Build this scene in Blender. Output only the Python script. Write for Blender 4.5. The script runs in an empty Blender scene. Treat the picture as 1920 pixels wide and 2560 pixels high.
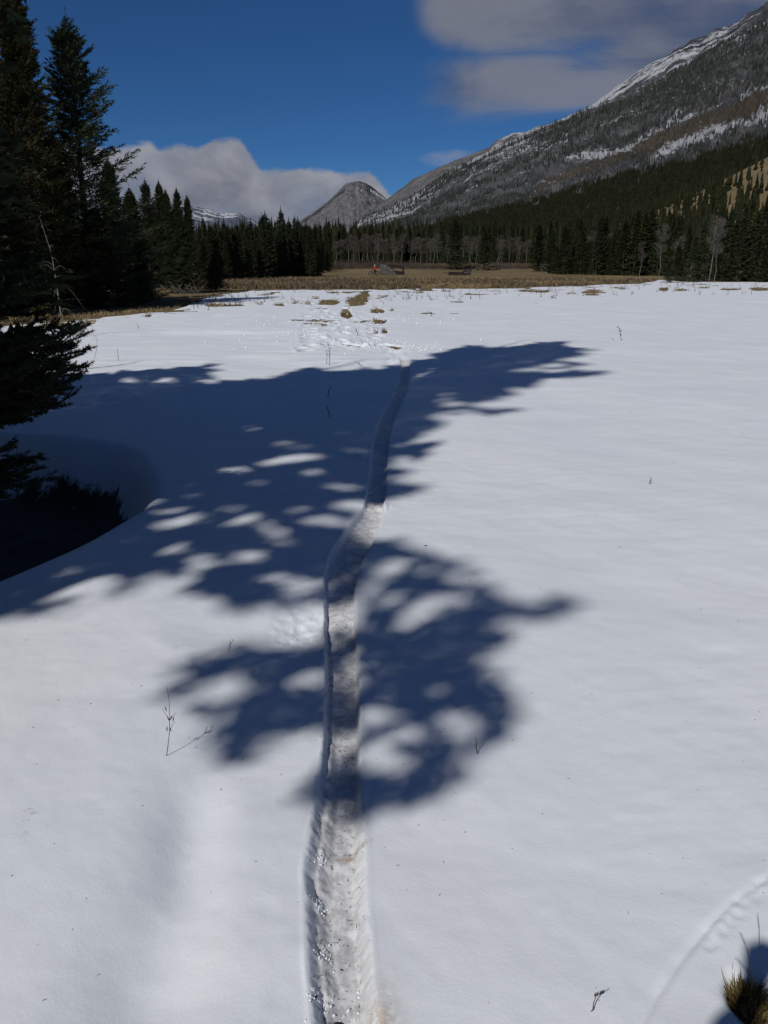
import bpy, math, random
import numpy as np
from mathutils import Vector, Matrix
R_ = math.radians
random.seed(7)
SC = bpy.context.scene
COL = SC.collection

# ------------------------------------------------------------------ camera, sky, sun, exposure
FPX, HORY, CAMZ = 2070.0, 664.0, 1.6          # focal length in photo pixels, horizon row, eye height
PITCH = math.atan((1280 - HORY) / FPX)
CP, SP = math.cos(PITCH), math.sin(PITCH)
cam_d = bpy.data.cameras.new('camera'); cam = bpy.data.objects.new('camera', cam_d); COL.objects.link(cam)
cam.location = (0, 0, CAMZ); cam.rotation_euler = (math.pi / 2 - PITCH, 0, 0)
cam_d.sensor_fit = 'VERTICAL'; cam_d.sensor_height = 36; cam_d.lens = FPX / 2560 * 36
cam_d.clip_start = 0.05; cam_d.clip_end = 40000
SC.camera = cam

SUN_EL, SUN_AZ = R_(40), R_(29)               # shadows fall 29 degrees right of straight ahead
SDX, SDY = math.sin(SUN_AZ), math.cos(SUN_AZ)
COT = 1 / math.tan(SUN_EL)
sun_d = bpy.data.lights.new('sun', 'SUN'); sun_d.energy = 3.08; sun_d.angle = R_(0.72); sun_d.color = (1.0, 0.965, 0.925)
sun = bpy.data.objects.new('sun', sun_d); COL.objects.link(sun)
sun.rotation_euler = Vector((SDX * math.cos(SUN_EL), SDY * math.cos(SUN_EL), -math.sin(SUN_EL))).to_track_quat('-Z', 'Y').to_euler()
sun.location = (0, -20, 40)

SC.view_settings.view_transform = 'Standard'; SC.view_settings.look = 'None'
SC.view_settings.gamma = 1; SC.view_settings.exposure = 0; SC.view_settings.use_curve_mapping = False

def ray(x, y):
    v = 1280.0 - y
    return (x - 960.0, FPX * CP + v * SP, -FPX * SP + v * CP)
def azel(x, y):
    a, b, c = ray(x, y)
    return math.atan2(a, b), math.atan2(c, math.hypot(a, b))
def G(x, y, z=0.0):                            # photo pixel -> point on the level ground z
    a, b, c = ray(x, y); t = (z - CAMZ) / c
    return Vector((a * t, b * t, z))
def PD(x, y, Y):                               # photo pixel -> point at forward distance Y
    a, b, c = ray(x, y); t = Y / b
    return Vector((a * t, Y, CAMZ + c * t))
def topix(X, Y, Z):                            # numpy arrays: world -> photo pixel
    d = Y * CP - (Z - CAMZ) * SP; u = Y * SP + (Z - CAMZ) * CP
    d = np.where(d < 0.05, 0.05, d)
    return 960 + FPX * X / d, 1280 - FPX * u / d

world = bpy.data.worlds.new('World'); SC.world = world; world.use_nodes = True
def build_world():
    nt = world.node_tree; N, L = nt.nodes, nt.links
    N.clear()
    def nd(t, **k):
        n = N.new(t)
        for a, b in k.items(): setattr(n, a, b)
        return n
    def m(op, a, b=None, c=None, clamp=False):
        n = nd('ShaderNodeMath', operation=op, use_clamp=clamp)
        for i, v in enumerate((a, b, c)):
            if v is None: continue
            if isinstance(v, (int, float)): n.inputs[i].default_value = v
            else: L.new(v, n.inputs[i])
        return n.outputs[0]
    def sstep(v, a, b):
        n = nd('ShaderNodeMapRange', interpolation_type='SMOOTHSTEP')
        L.new(v, n.inputs[0])
        for i, q in ((1, a), (2, b)):
            if isinstance(q, (int, float)): n.inputs[i].default_value = q
            else: L.new(q, n.inputs[i])
        n.inputs[3].default_value = 0; n.inputs[4].default_value = 1
        return n.outputs[0]
    def noise(vec, scale, detail, rough=.5, dist=0.0):
        n = nd('ShaderNodeTexNoise'); n.inputs['Scale'].default_value = scale; n.inputs['Detail'].default_value = detail
        n.inputs['Roughness'].default_value = rough; n.inputs['Distortion'].default_value = dist
        L.new(vec, n.inputs['Vector']); return n.outputs['Fac']
    STR = 0.1
    sky = nd('ShaderNodeTexSky', sky_type='NISHITA', sun_disc=False)
    sky.sun_elevation = SUN_EL; sky.sun_rotation = math.pi + SUN_AZ
    sky.altitude = 1500; sky.air_density = 0.75; sky.dust_density = 0.0; sky.ozone_density = 4.0
    # deep blue of the high, dry air
    tint = nd('ShaderNodeMix', data_type='RGBA', blend_type='MULTIPLY'); tint.inputs[0].default_value = 1
    L.new(sky.outputs[0], tint.inputs[6]); tint.inputs[7].default_value = SKY_TINT
    tc = nd('ShaderNodeTexCoord'); nrm = nd('ShaderNodeVectorMath', operation='NORMALIZE'); L.new(tc.outputs['Generated'], nrm.inputs[0])
    sep = nd('ShaderNodeSeparateXYZ'); L.new(nrm.outputs[0], sep.inputs[0])
    X, Y, Z = sep.outputs
    az = m('ARCTAN2', X, Y); el = m('ARCSINE', Z)
    # flattened direction, so that cloud texture has even size
    comb = nd('ShaderNodeCombineXYZ'); L.new(az, comb.inputs[0]); L.new(m('MULTIPLY', el, 1.5), comb.inputs[1])
    v2 = comb.outputs[0]
    # cumulus bank: outline of its tops by bearing
    A0, A1, E0, E1 = R_(-40), R_(40), R_(-2), R_(14)
    prof = [(-200, 330), (-60, 372), (60, 362), (200, 380), (300, 372), (341, 367), (370, 363), (399, 382), (440, 372), (492, 370), (521, 359), (573, 349), (599, 347), (622, 378), (654, 416),
            (694, 421), (741, 420), (810, 428), (868, 437), (925, 436), (955, 462), (985, 505), (1060, 560), (1500, 600), (2100, 610)]
    f = m('DIVIDE', m('SUBTRACT', az, A0), A1 - A0, clamp=True)
    ramp = nd('ShaderNodeValToRGB'); L.new(f, ramp.inputs[0]); cr = ramp.color_ramp
    st = [((azel(x, y)[0] - A0) / (A1 - A0), (azel(x, y)[1] - E0) / (E1 - E0)) for x, y in prof]
    while len(cr.elements) < len(st): cr.elements.new(0.5)
    for e, (p, v) in zip(cr.elements, st): e.position = max(0, min(1, p)); 
    for e, (p, v) in zip(sorted(cr.elements, key=lambda e: e.position), sorted(st)): e.color = (v, v, v, 1)
    top = m('ADD', m('MULTIPLY', ramp.outputs[0], E1 - E0), E0)
    n1 = noise(v2, 26, 6, .6); n0 = noise(v2, 9, 3, .5)
    topn = m('ADD', m('ADD', top, m('MULTIPLY', m('SUBTRACT', n1, .5), .024)), m('MULTIPLY', m('SUBTRACT', n0, .5), .012))
    cum = m('SUBTRACT', 1.0, sstep(el, m('SUBTRACT', topn, .0045), m('ADD', topn, .004)))
    cum = m('MULTIPLY', cum, m('ADD', .82, m('MULTIPLY', sstep(noise(v2, 14, 4, .55), .3, .6), .18)))
    # high soft sheet spreading from the upper right
    cb = nd('ShaderNodeCombineXYZ'); L.new(m('MULTIPLY', az, .75), cb.inputs[0]); L.new(m('MULTIPLY', el, 2.1), cb.inputs[1]); cb.inputs[2].default_value = 3.1
    n2 = noise(cb.outputs[0], 5.0, 7, .55, .3)
    n3 = noise(cb.outputs[0], 2.2, 3, .5)
    # measure of how far into the sheet a bearing/elevation lies
    g1 = m('MULTIPLY', sstep(az, R_(.4), R_(5.5)), m('SUBTRACT', 1.0, sstep(az, R_(60), R_(95))))
    g2 = m('MULTIPLY', sstep(el, R_(6.6), R_(12.2)), m('SUBTRACT', 1.0, sstep(el, R_(24), R_(40))))
    beyond = m('SUBTRACT', 1.0, m('MAXIMUM', sstep(az, R_(60), R_(95)), sstep(el, R_(24), R_(40))))
    main = m('MULTIPLY', sstep(m('ADD', az, m('MULTIPLY', m('SUBTRACT', n3, .5), .10)), R_(1.2), R_(5.5)), sstep(m('SUBTRACT', el, m('MULTIPLY', az, -.02)), R_(11.6), R_(14.2)))
    rightw = m('MULTIPLY', sstep(az, R_(9), R_(17)), sstep(el, R_(8), R_(11)))
    main = m('MAXIMUM', main, rightw)
    te = m('DIVIDE', m('SUBTRACT', el, R_(10.6)), R_(1.55)); tb = m('MULTIPLY', m('POWER', 2.718, m('MULTIPLY', m('MULTIPLY', te, te), -1.0)), m('MULTIPLY', sstep(az, R_(.2), R_(5.5)), m('SUBTRACT', 1.0, m('MULTIPLY', sstep(az, R_(9.5), R_(16)), .4))))
    shape = m('MAXIMUM', main, m('MULTIPLY', tb, .80))
    field = m('ADD', m('MULTIPLY', shape, .95), m('MULTIPLY', m('MULTIPLY', m('SUBTRACT', n2, .5), 2.9), m('MINIMUM', m('MULTIPLY', shape, 2.5), 1.0)))
    sheet = m('MULTIPLY', m('MULTIPLY', sstep(field, .10, 1.02), .80), beyond)
    # small pale wisp above the saddle
    d2 = m('ADD', m('POWER', m('DIVIDE', m('SUBTRACT', az, R_(4.2)), R_(2.0)), 2.0), m('POWER', m('DIVIDE', m('SUBTRACT', el, R_(6.55)), R_(.55)), 2.0))
    wisp = m('MULTIPLY', m('MULTIPLY', m('SUBTRACT', 1.0, sstep(d2, .0, 1.3)), sstep(n1, .35, .65)), .45)
    # cloud out of view, added below as grey fill light for the shade
    def mixc(a, b, fac):
        n = nd('ShaderNodeMix', data_type='RGBA')
        for i, q in ((0, fac), (6, a), (7, b)):
            if hasattr(q, 'links'): L.new(q, n.inputs[i])
            else: n.inputs[i].default_value = q
        return n.outputs[2]
    K = 1 / STR
    c_low = (0.120 * K, 0.135 * K, 0.180 * K, 1); c_hi = (0.300 * K, 0.306 * K, 0.345 * K, 1)
    lum = m('MULTIPLY_ADD', sstep(m('SUBTRACT', topn, el), R_(4.5), R_(0.1)), .55, m('MULTIPLY', sstep(noise(v2, 17, 5, .55, .4), .35, .68), .5))
    ccol = mixc(c_low, c_hi, m('MINIMUM', lum, 1.0))
    s_low = (0.070 * K, 0.085 * K, 0.135 * K, 1); s_hi = (0.200 * K, 0.205 * K, 0.235 * K, 1)
    scol = mixc(s_low, s_hi, sstep(m('ADD', m('MULTIPLY', n2, .6), m('MULTIPLY', n3, .4)), .43, .58))
    n4 = noise(nrm.outputs[0], 2.1, 6, .55, .3)
    out_ = m('MAXIMUM', sstep(el, R_(24), R_(42)), m('MAXIMUM', sstep(az, R_(40), R_(70)), sstep(m('MULTIPLY', az, -1.0), R_(45), R_(75))))
    rest = m('MULTIPLY', m('MULTIPLY', sstep(n4, .50, .66), out_), .30)  # unseen cloud cover, added to pale the blue shade on the snow
    c0 = mixc(tint.outputs[2], scol, rest)
    c1 = mixc(c0, scol, sheet)
    c2 = mixc(c1, c_hi, wisp)
    c3 = mixc(c2, ccol, cum)
    bg = nd('ShaderNodeBackground'); bg.inputs[1].default_value = STR; L.new(c3, bg.inputs[0])
    out = nd('ShaderNodeOutputWorld'); L.new(bg.outputs[0], out.inputs[0])
SKY_TINT = (0.165, 0.315, 0.455, 1)
build_world()

# ------------------------------------------------------------------ helpers
def tag(o, label=None, cat=None, group=None, kind=None):
    if label: o['label'] = label
    if cat: o['category'] = cat
    if group: o['group'] = group
    if kind: o['kind'] = kind
    return o
def empty(name, loc, rz=0.0, label=None, cat=None, group=None):
    o = bpy.data.objects.new(name, None); COL.objects.link(o); o.location = loc; o.rotation_euler = (0, 0, rz)
    return tag(o, label, cat, group)
def np_mesh(name, V, F, mat=None, smooth=False):
    V = np.asarray(V, dtype=np.float32).reshape(-1, 3); F = np.asarray(F, dtype=np.int32); k = F.shape[1]; nf = len(F)
    me = bpy.data.meshes.new(name)
    me.vertices.add(len(V)); me.vertices.foreach_set('co', V.ravel())
    me.loops.add(nf * k); me.loops.foreach_set('vertex_index', F.ravel())
    me.polygons.add(nf); me.polygons.foreach_set('loop_start', np.arange(0, nf * k, k, dtype=np.int32))
    try: me.polygons.foreach_set('loop_total', np.full(nf, k, dtype=np.int32))
    except Exception: pass
    me.update(calc_edges=True)
    if smooth: me.shade_smooth()
    if mat: me.materials.append(mat)
    return me
def link(name, me, parent=None, loc=None):
    o = bpy.data.objects.new(name, me); COL.objects.link(o)
    if parent: o.parent = parent
    if loc is not None: o.location = loc
    return o
def copy_tree(o, parent=None):
    c = o.copy(); COL.objects.link(c); c.parent = parent
    for ch in list(o.children): copy_tree(ch, c)
    return c
def attr(me, name, arr):
    a = me.attributes.new(name, 'FLOAT', 'POINT'); a.data.foreach_set('value', np.asarray(arr, dtype=np.float32).ravel())

def hashn(ix, iy, seed):
    h = (ix.astype(np.int64) * 374761393 + iy.astype(np.int64) * 668265263 + seed * 1442695041) & 0x7fffffff
    h = ((h ^ (h >> 13)) * 1274126177) & 0x7fffffff
    return ((h ^ (h >> 16)) & 0xffff) / 65535.0
def vnoise(x, y, seed=0):
    ix, iy = np.floor(x), np.floor(y); fx, fy = x - ix, y - iy
    fx = fx * fx * (3 - 2 * fx); fy = fy * fy * (3 - 2 * fy)
    ix = ix.astype(np.int64); iy = iy.astype(np.int64)
    a = hashn(ix, iy, seed); b = hashn(ix + 1, iy, seed); c = hashn(ix, iy + 1, seed); d = hashn(ix + 1, iy + 1, seed)
    return (a + (b - a) * fx) * (1 - fy) + (c + (d - c) * fx) * fy
def fbm(x, y, oct=4, seed=0, gain=.5):
    s = 0; a = 1; t = 0
    for i in range(oct):
        s = s + a * vnoise(x * 2 ** i + 17.3 * i, y * 2 ** i - 9.1 * i, seed + i); t += a; a *= gain
    return s / t * 2 - 1
def smooth(a, b, x):
    t = np.clip((x - a) / (b - a), 0, 1); return t * t * (3 - 2 * t)

def mat_new(name):
    m = bpy.data.materials.new(name); m.use_nodes = True
    nt = m.node_tree; b = nt.nodes['Principled BSDF']; return m, nt, b
def n_add(nt, t, **k):
    n = nt.nodes.new(t)
    for a, b in k.items(): setattr(n, a, b)
    return n
def n_noise(nt, scale, detail=4, rough=.5, vec=None, dist=0):
    n = n_add(nt, 'ShaderNodeTexNoise'); n.inputs['Scale'].default_value = scale; n.inputs['Detail'].default_value = detail
    n.inputs['Roughness'].default_value = rough; n.inputs['Distortion'].default_value = dist
    if vec is not None: nt.links.new(vec, n.inputs['Vector'])
    return n.outputs['Fac']
def n_math(nt, op, a, b=0.0, clamp=False):
    n = n_add(nt, 'ShaderNodeMath', operation=op, use_clamp=clamp)
    for i, v in enumerate((a, b)):
        if isinstance(v, (int, float)): n.inputs[i].default_value = v
        else: nt.links.new(v, n.inputs[i])
    return n.outputs[0]
def n_step(nt, v, a, b):
    n = n_add(nt, 'ShaderNodeMapRange', interpolation_type='SMOOTHSTEP'); nt.links.new(v, n.inputs[0])
    n.inputs[1].default_value = a; n.inputs[2].default_value = b; return n.outputs[0]
def n_mix(nt, fac, a, b):
    n = n_add(nt, 'ShaderNodeMix', data_type='RGBA')
    for i, q in ((0, fac), (6, a), (7, b)):
        if isinstance(q, (int, float)): n.inputs[i].default_value = q
        elif isinstance(q, tuple): n.inputs[i].default_value = q + (1,) if len(q) == 3 else q
        else: nt.links.new(q, n.inputs[i])
    return n.outputs[2]
def n_attr(nt, name):
    n = n_add(nt, 'ShaderNodeAttribute', attribute_name=name); return n.outputs['Fac']
def n_pos(nt, scale=(1, 1, 1), kind='geo'):
    if kind == 'geo': src = n_add(nt, 'ShaderNodeNewGeometry').outputs['Position']
    elif kind == 'uv': src = n_add(nt, 'ShaderNodeUVMap').outputs[0]
    else: src = n_add(nt, 'ShaderNodeTexCoord').outputs['Object']
    mp = n_add(nt, 'ShaderNodeMapping'); mp.inputs['Scale'].default_value = scale; nt.links.new(src, mp.inputs['Vector']); return mp.outputs[0]
def n_bump(nt, b, h, strength, dist):
    n = n_add(nt, 'ShaderNodeBump'); n.inputs['Strength'].default_value = strength; n.inputs['Distance'].default_value = dist
    nt.links.new(h, n.inputs['Height']); nt.links.new(n.outputs[0], b.inputs['Normal'])
def simple_mat(name, c1, c2, scale=8, rough=.85, spec=.2, bump=0.0, kind='obj', stretch=(1, 1, 1), rand=0.0):
    m, nt, b = mat_new(name)
    f = n_noise(nt, scale, 5, .6, n_pos(nt, stretch, kind))
    col = n_mix(nt, n_step(nt, f, .3, .7), c1, c2)
    if rand:
        oi = n_add(nt, 'ShaderNodeObjectInfo').outputs['Random']
        hs = n_add(nt, 'ShaderNodeHueSaturation'); nt.links.new(col, hs.inputs['Color'])
        nt.links.new(n_math(nt, 'ADD', n_math(nt, 'MULTIPLY', oi, rand), 1 - rand / 2), hs.inputs['Value'])
        nt.links.new(n_math(nt, 'ADD', n_math(nt, 'MULTIPLY', oi, .06), .47), hs.inputs['Hue'])
        col = hs.outputs[0]
    nt.links.new(col, b.inputs['Base Color']); b.inputs['Roughness'].default_value = rough
    b.inputs['Specular IOR Level'].default_value = spec
    if bump: n_bump(nt, b, f, bump, .02)
    return m

M_bark = simple_mat('bark', (.035, .028, .022), (.09, .075, .06), 14, bump=.5, stretch=(1, 1, .25))
M_barkgrey = simple_mat('grey_bark', (.09, .085, .075), (.20, .19, .17), 12, bump=.4, stretch=(1, 1, .3))
M_needle = simple_mat('spruce_needles', (.018, .025, .011), (.044, .052, .022), 1.3, rough=.7, spec=.15, rand=.5)
M_needle2 = simple_mat('spruce_needles_olive', (.022, .027, .009), (.052, .052, .018), 1.2, rough=.7, spec=.15, rand=.4)
M_aspen = simple_mat('aspen_bark', (.07, .068, .060), (.17, .165, .148), 5, bump=.2, stretch=(1, 1, .5))
M_twig = simple_mat('bare_twigs', (.070, .062, .055), (.145, .128, .112), 2, rand=.5)
M_brush = simple_mat('brush', (.036, .028, .024), (.095, .070, .052), .8, kind='geo')
M_weed = simple_mat('dry_weed', (.05, .025, .018), (.16, .10, .065), 30)
M_straw = simple_mat('straw', (.13, .094, .048), (.34, .26, .14), 1.2, kind='geo')
M_tuft = simple_mat('tussock_grass', (.06, .042, .014), (.27, .20, .075), 25, kind='geo')
M_wood = simple_mat('weathered_wood', (.045, .042, .041), (.15, .14, .135), 3, bump=.5, stretch=(1, 1, 4), rand=.5)
M_wooddark = simple_mat('dark_rotten_wood', (.016, .010, .010), (.05, .035, .035), 3, bump=.5)

# ------------------------------------------------------------------ shadow-side shape of the near trees: where their foliage may throw shade on the snow
P_MAIN = [(203,937),(270,935),(328,927),(300,934),(386,924),(434,923),(482,916),(506,910),(559,909),(506,919),(562,927),(521,933),(545,946),(482,954),(530,957),(588,946),(675,943),(723,931),(781,917),
 (808,927),(856,930),(914,920),(953,924),(977,914),(1020,916),(1030,903),(1069,902),(1088,892),(1069,883),(1117,877),(1155,867),(1213,864),(1204,870),(1290,867),(1363,856),(1435,855),(1406,863),
 (1435,872),(1498,875),(1445,880),(1474,890),(1411,895),(1397,904),(1445,907),(1488,915),(1435,916),(1411,924),(1474,930),(1536,925),(1503,936),(1454,943),(1416,957),(1401,946),(1363,950),(1329,969),
 (1271,974),(1300,986),(1271,990),(1237,994),(1262,998),(1208,1006),(1175,1008),(1194,1017),(1242,1019),(1310,1021),(1271,1030),(1213,1037),(1194,1028),(1155,1032),(1098,1042),(1088,1051),(1117,1051),
 (1093,1066),(1049,1090),(1020,1104),(1049,1109),(1088,1100),(1119,1085),(1093,1104),(1049,1129),(1069,1124),(1035,1153),(1011,1138),(977,1153),(987,1167),(1049,1162),(1011,1182),(967,1191),(982,1201),
 (1016,1195),(972,1206),(1011,1213),(1064,1208),(1030,1235),(991,1247),(963,1244),(953,1254),(919,1254),(890,1270),(872,1335),(925,1345),(948,1353),(910,1480),(806,1490),(745,1515),(678,1515),(597,1525),
 (543,1515),(529,1488),(448,1481),(482,1452),(470,1430),(410,1447),(400,1437),(415,1423),(352,1442),(338,1481),(289,1495),(270,1481),(289,1457),(299,1437),(212,1442),(159,1461),(87,1471),(39,1490),
 (48,1500),(96,1495),(188,1497),(190,1502),(116,1514),(188,1526),(183,1534),(111,1524),(72,1543),(0,1548),(-900,1600),(-2500,1700),(-2500,1000),(-500,940),(-100,930)]
P_LOW = [(948,1353),(1001,1338),(1006,1348),(996,1360),(1030,1375),(1069,1382),(1098,1391),(1107,1403),(1155,1396),(1146,1411),(1117,1430),(1098,1452),(1127,1452),(1155,1428),(1184,1413),(1201,1423),
 (1170,1456),(1155,1471),(1194,1456),(1223,1456),(1242,1466),(1228,1481),(1281,1495),(1339,1519),(1358,1485),(1401,1483),(1469,1514),(1387,1543),(1339,1558),(1305,1553),(1272,1603),(1218,1630),(1184,1636),
 (1197,1663),(1245,1677),(1251,1711),(1285,1751),(1278,1812),(1238,1846),(1184,1880),(1160,1890),(1150,1934),(1096,1981),(1015,2014),(934,2028),(907,2042),(880,2075),(840,2062),(826,2021),(779,2028),(732,1988),
 (725,1967),(779,1934),(799,1880),(813,1819),(745,1832),(678,1859),(624,1900),(570,1907),(529,1893),(475,1853),(509,1826),(549,1799),(448,1785),(462,1772),(556,1758),(610,1724),(630,1691),(570,1684),
 (475,1731),(374,1751),(381,1738),(462,1691),(414,1670),(462,1643),(543,1623),(570,1603),(630,1603),(718,1616),(759,1596),(806,1603),(800,1480)]
HOLES = [(586,1174,35,9,0),(714,1148,62,11,-8),(772,1143,30,10,0),(723,1112,35,8,8),(781,1179,30,7,0),(627,1067,22,6,0),(473,1208,22,6,-8),(637,1206,22,6,0),(376,1256,30,8,-8),(475,1240,20,5,0),
 (424,1276,38,9,-5),(420,1307,35,10,-15),(463,1302,35,16,-20),(588,1278,30,16,20),(579,1302,50,9,0),(617,1293,25,12,0),(690,1331,50,16,30),(743,1276,25,8,0),(791,1302,35,10,5),(328,1341,22,6,0),
 (203,1359,15,6,0),(381,1375,60,14,-20),(434,1370,25,14,0),(617,1389,40,14,5),(555,1406,35,7,-5),(497,1394,35,12,-15),(487,1428,42,20,-35),(212,1423,40,9,-10),(120,1442,24,7,0),(699,1447,50,12,0),
 (743,1471,40,20,-25),(29,1517,30,9,0),(323,953,18,3,0),(410,951,22,4,0),(900,1124,45,5,12),(1015,1163,35,8,0),(996,1141,25,8,0),(1001,1109,20,4,0),(847,1215,45,8,10),(876,1261,40,13,0),(832,1302,42,11,5),
 (1136,1009,22,5,0),(1150,1025,25,4,0),(1112,994,15,8,-30),(1107,1034,25,5,-20),(1329,924,35,6,0),(1382,914,35,5,0),(1387,926,30,5,0),(1420,948,15,4,0),(1059,936,35,3,-25),(972,1420,40,17,-15),
 (1064,1425,22,14,-45),(924,1464,30,12,0),(972,1498,25,12,0),(1049,1529,62,28,-35),(1131,1500,14,25,40),(1285,1559,42,20,0),(1137,1805,44,34,20),(1008,1832,32,20,0),(941,1785,35,20,-30),
 (948,1890,46,34,20),(1110,1920,35,16,-30),(765,1697,40,18,0),(927,1677,20,10,0),(867,1677,26,66,0),(860,1528,38,44,0),(860,1834,50,22,0)]
def in_poly(px, py, poly):
    r = np.zeros(px.shape, bool); n = len(poly); j = n - 1
    for i in range(n):
        xi, yi = poly[i]; xj, yj = poly[j]
        if yi != yj:
            c = ((yi > py) != (yj > py)) & (px < (xj - xi) * (py - yi) / (yj - yi) + xi); r ^= c
        j = i
    return r
def shade_ok(X, Y):
    px, py = topix(X, Y, np.zeros_like(X)); am = 8 + 12 * smooth(1150, 1700, py)
    px = px + am * fbm(X * 10, Y * 5, 4, 301); py = py + am * .8 * fbm(X * 10 + 40, Y * 5, 4, 305)
    r = in_poly(px, py, P_MAIN) | in_poly(px, py, P_LOW)
    for cx, cy, rx, ry, an in HOLES:
        ca, sa = math.cos(R_(an)), math.sin(R_(an)); dx, dy = px - cx, py - cy
        a = (dx * ca + dy * sa) / (rx * 1.18); b = (-dx * sa + dy * ca) / (ry * .92)
        r &= ~(a * a + b * b < 1.0)
    r |= (Y < .5)
    r |= (Y < 4.2) & (X < -.62 * np.maximum(Y, 1.3) - .35)
    return r
def keep_by_shade(P):                          # world points of foliage -> bool
    k = P[:, 2] * COT
    d = P[:, 1] * CP - (P[:, 2] - CAMZ) * SP; qx, qy = topix(P[:, 0], P[:, 1], P[:, 2]); seen = (d > -.2) & (qx > 190) & (qx < 2100) & (qy > -200) & (qy < 2700)
    return shade_ok(P[:, 0] + k * SDX, P[:, 1] + k * SDY) & ~seen & ~((np.abs(P[:, 0]) < .6) & (np.abs(P[:, 1]) < .8) & (P[:, 2] < 2.2))

# ------------------------------------------------------------------ terrain heights
def gz(X, Y):
    X = np.asarray(X, float); Y = np.asarray(Y, float)
    z = smooth(150, 250, Y) * 2.2 + np.maximum(0, Y - 250) * .012
    z = z + 104 * np.exp(-((X - 410) / 125) ** 2 / 2 - ((Y - 620) / 120) ** 2 / 2)
    z = z + smooth(300, 900, Y) * smooth(-50, 500, X) * 30
    return z

# trench pressed by wheels and boots: centre and half width, measured (left, right edge) from near to far
TR = [(2700,790,978),(2560,782,960),(2407,768,936),(2258,762,922),(2168,760,919),(2079,770,915),(1989,788,908),(1900,800,904),(1815,808,902),(1707,812,902),(1625,810,898),(1544,808,892),(1484,810,890),(1435,808,896),
      (1395,818,910),(1354,838,935),(1313,868,952),(1264,908,963),(1221,918,966),(1148,926,970),(1090,932,974),(1033,955,992),(975,990,1021),(917,1001,1028),(888,997,1018)]
tY, tC, tW = [], [], []
for y, l, r in TR:
    a, b = G(l, y), G(r, y); tY.append(a.y); tC.append((a.x + b.x) / 2); tW.append((b.x - a.x) / 2)
tY, tC, tW = map(np.array, (tY, tC, tW))
def trench_c(Y): return np.interp(Y, tY, tC)
# far rim of the snow (photo column, row)
RIM = [(-400,850),(0,814),(110,803),(200,797),(330,784),(400,779),(450,768),(478,757),(520,740),(600,725),(700,723),(850,721),(960,722),(1060,719),(1200,720),(1300,718),(1337,715),(1450,713),(1509,709),(1599,707),(1655,697),(1711,702),(1920,703),(2400,712)]
# bare patches: centre, radii (pixels), tilt
PATCH = [(822,756,24,7,0),(893,752,24,10,0),(906,740,18,8,-30),(866,783,12,10,10),(944,777,16,5,0),(950,806,14,3,-10),(833,731,18,2,0),(870,731,16,2.5,0),(560,763,48,4,0),(648,757,0,0,0),(740,757,9,3,-15),(765,759,12,1.5,0),
         (1484,730,24,3,0),(1480,736,14,2.5,0),(1360,728,14,2,0),(1383,743,5,1.5,0),(1430,734,10,1.5,0),(1660,722,12,4,0),(1702,724,14,3,0),(1760,719,14,1.5,0),(1827,723,26,2.5,0),(1900,722,28,3.5,0),(1048,731,14,1.5,0),
         (1118,727,10,1.2,0),(960,742,16,1.5,-10),(370,790,8,2,0),(225,806,14,2,0),(430,762,22,3,0),(650,760,9,2,0),(700,762,12,2,0),(790,745,8,2,0),(980,776,4,1.5,0),(962,830,5,3,0),(940,831,5,2,0),(1560,722,10,1,0)]
# trodden snow and soft old hollows: centre px, rx, ry (metres), depth
rngS = np.random.RandomState(4)
DENTS = []
def dent(x, y, rx, ry, d, ang=0): p = G(x, y); DENTS.append((p.x, p.y, rx, ry, d, ang))
dent(472, 2100, .095, .24, .040, -12); dent(512, 2010, .09, .16, .010, -25); dent(400, 2330, .13, .30, .032, -10); dent(345, 2530, .15, .22, .026, -10); dent(560, 1890, .14, .16, .010, 0); dent(640, 2290, .05, .07, .003); dent(745, 2480, .06, .13, .008, 20)
dent(600, 1560, .25, .20, .016); dent(340, 2520, .14, .14, .010)
for x, y, w, l, d in [(608,940,0,0,0)]: pass
for i in range(26):                             # boot marks leading away along the track
    t = i / 25; y = 862 - 118 * t ** .8; x = 815 + 60 * math.sin(i * 1.9) * .6 + 40 * t; dent(x + rngS.uniform(-10, 10), y, .10, .22, .09 + .05 * rngS.rand(), rngS.uniform(-30, 30))
for i in range(16): dent(770 + rngS.uniform(-12, 14), 880 - 130 * i / 16, .11, .24, .07, rngS.uniform(-40, 40))
for i in range(14): dent(935 + 10 * math.sin(i * 2), 845 - 90 * i / 14, .10, .2, .08, rngS.uniform(-40, 40))
for i in range(10): dent(990 - 17 * i, 866 - 3 * math.sin(i) - i * .6, .12, .16, .10, rngS.uniform(-40, 40))
for i in range(26):                             # little animal trail in the near right corner
    t = i / 25; x = 1590 + 340 * t ** .9 + 8 * math.sin(i * 2.1); y = 2560 - 385 * t ** .8; (dent(x + rngS.uniform(-9, 9), y + rngS.uniform(-9, 9), rngS.uniform(.011, .017), rngS.uniform(.012, .019), .0036 * rngS.uniform(.5, 1.2), rngS.uniform(-40, 40)) if t > .45 else None)
TRAIL = [G(x, y) for x, y in [(1560,2640),(1595,2560),(1640,2470),(1700,2385),(1760,2310),(1830,2240),(1920,2180),(2020,2130)]]
MOUND = [(330,944,.5,.3,.03),(560,832,1.6,.4,.10),(830,905,.9,.4,.04),(760,880,.9,.3,.05),(690,890,1.0,.4,.05),(1010,878,.25,.2,.05)]
WX, WY, WR = -4.22, 5.6, 2.58                   # melted hollow under the near spruce

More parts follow.
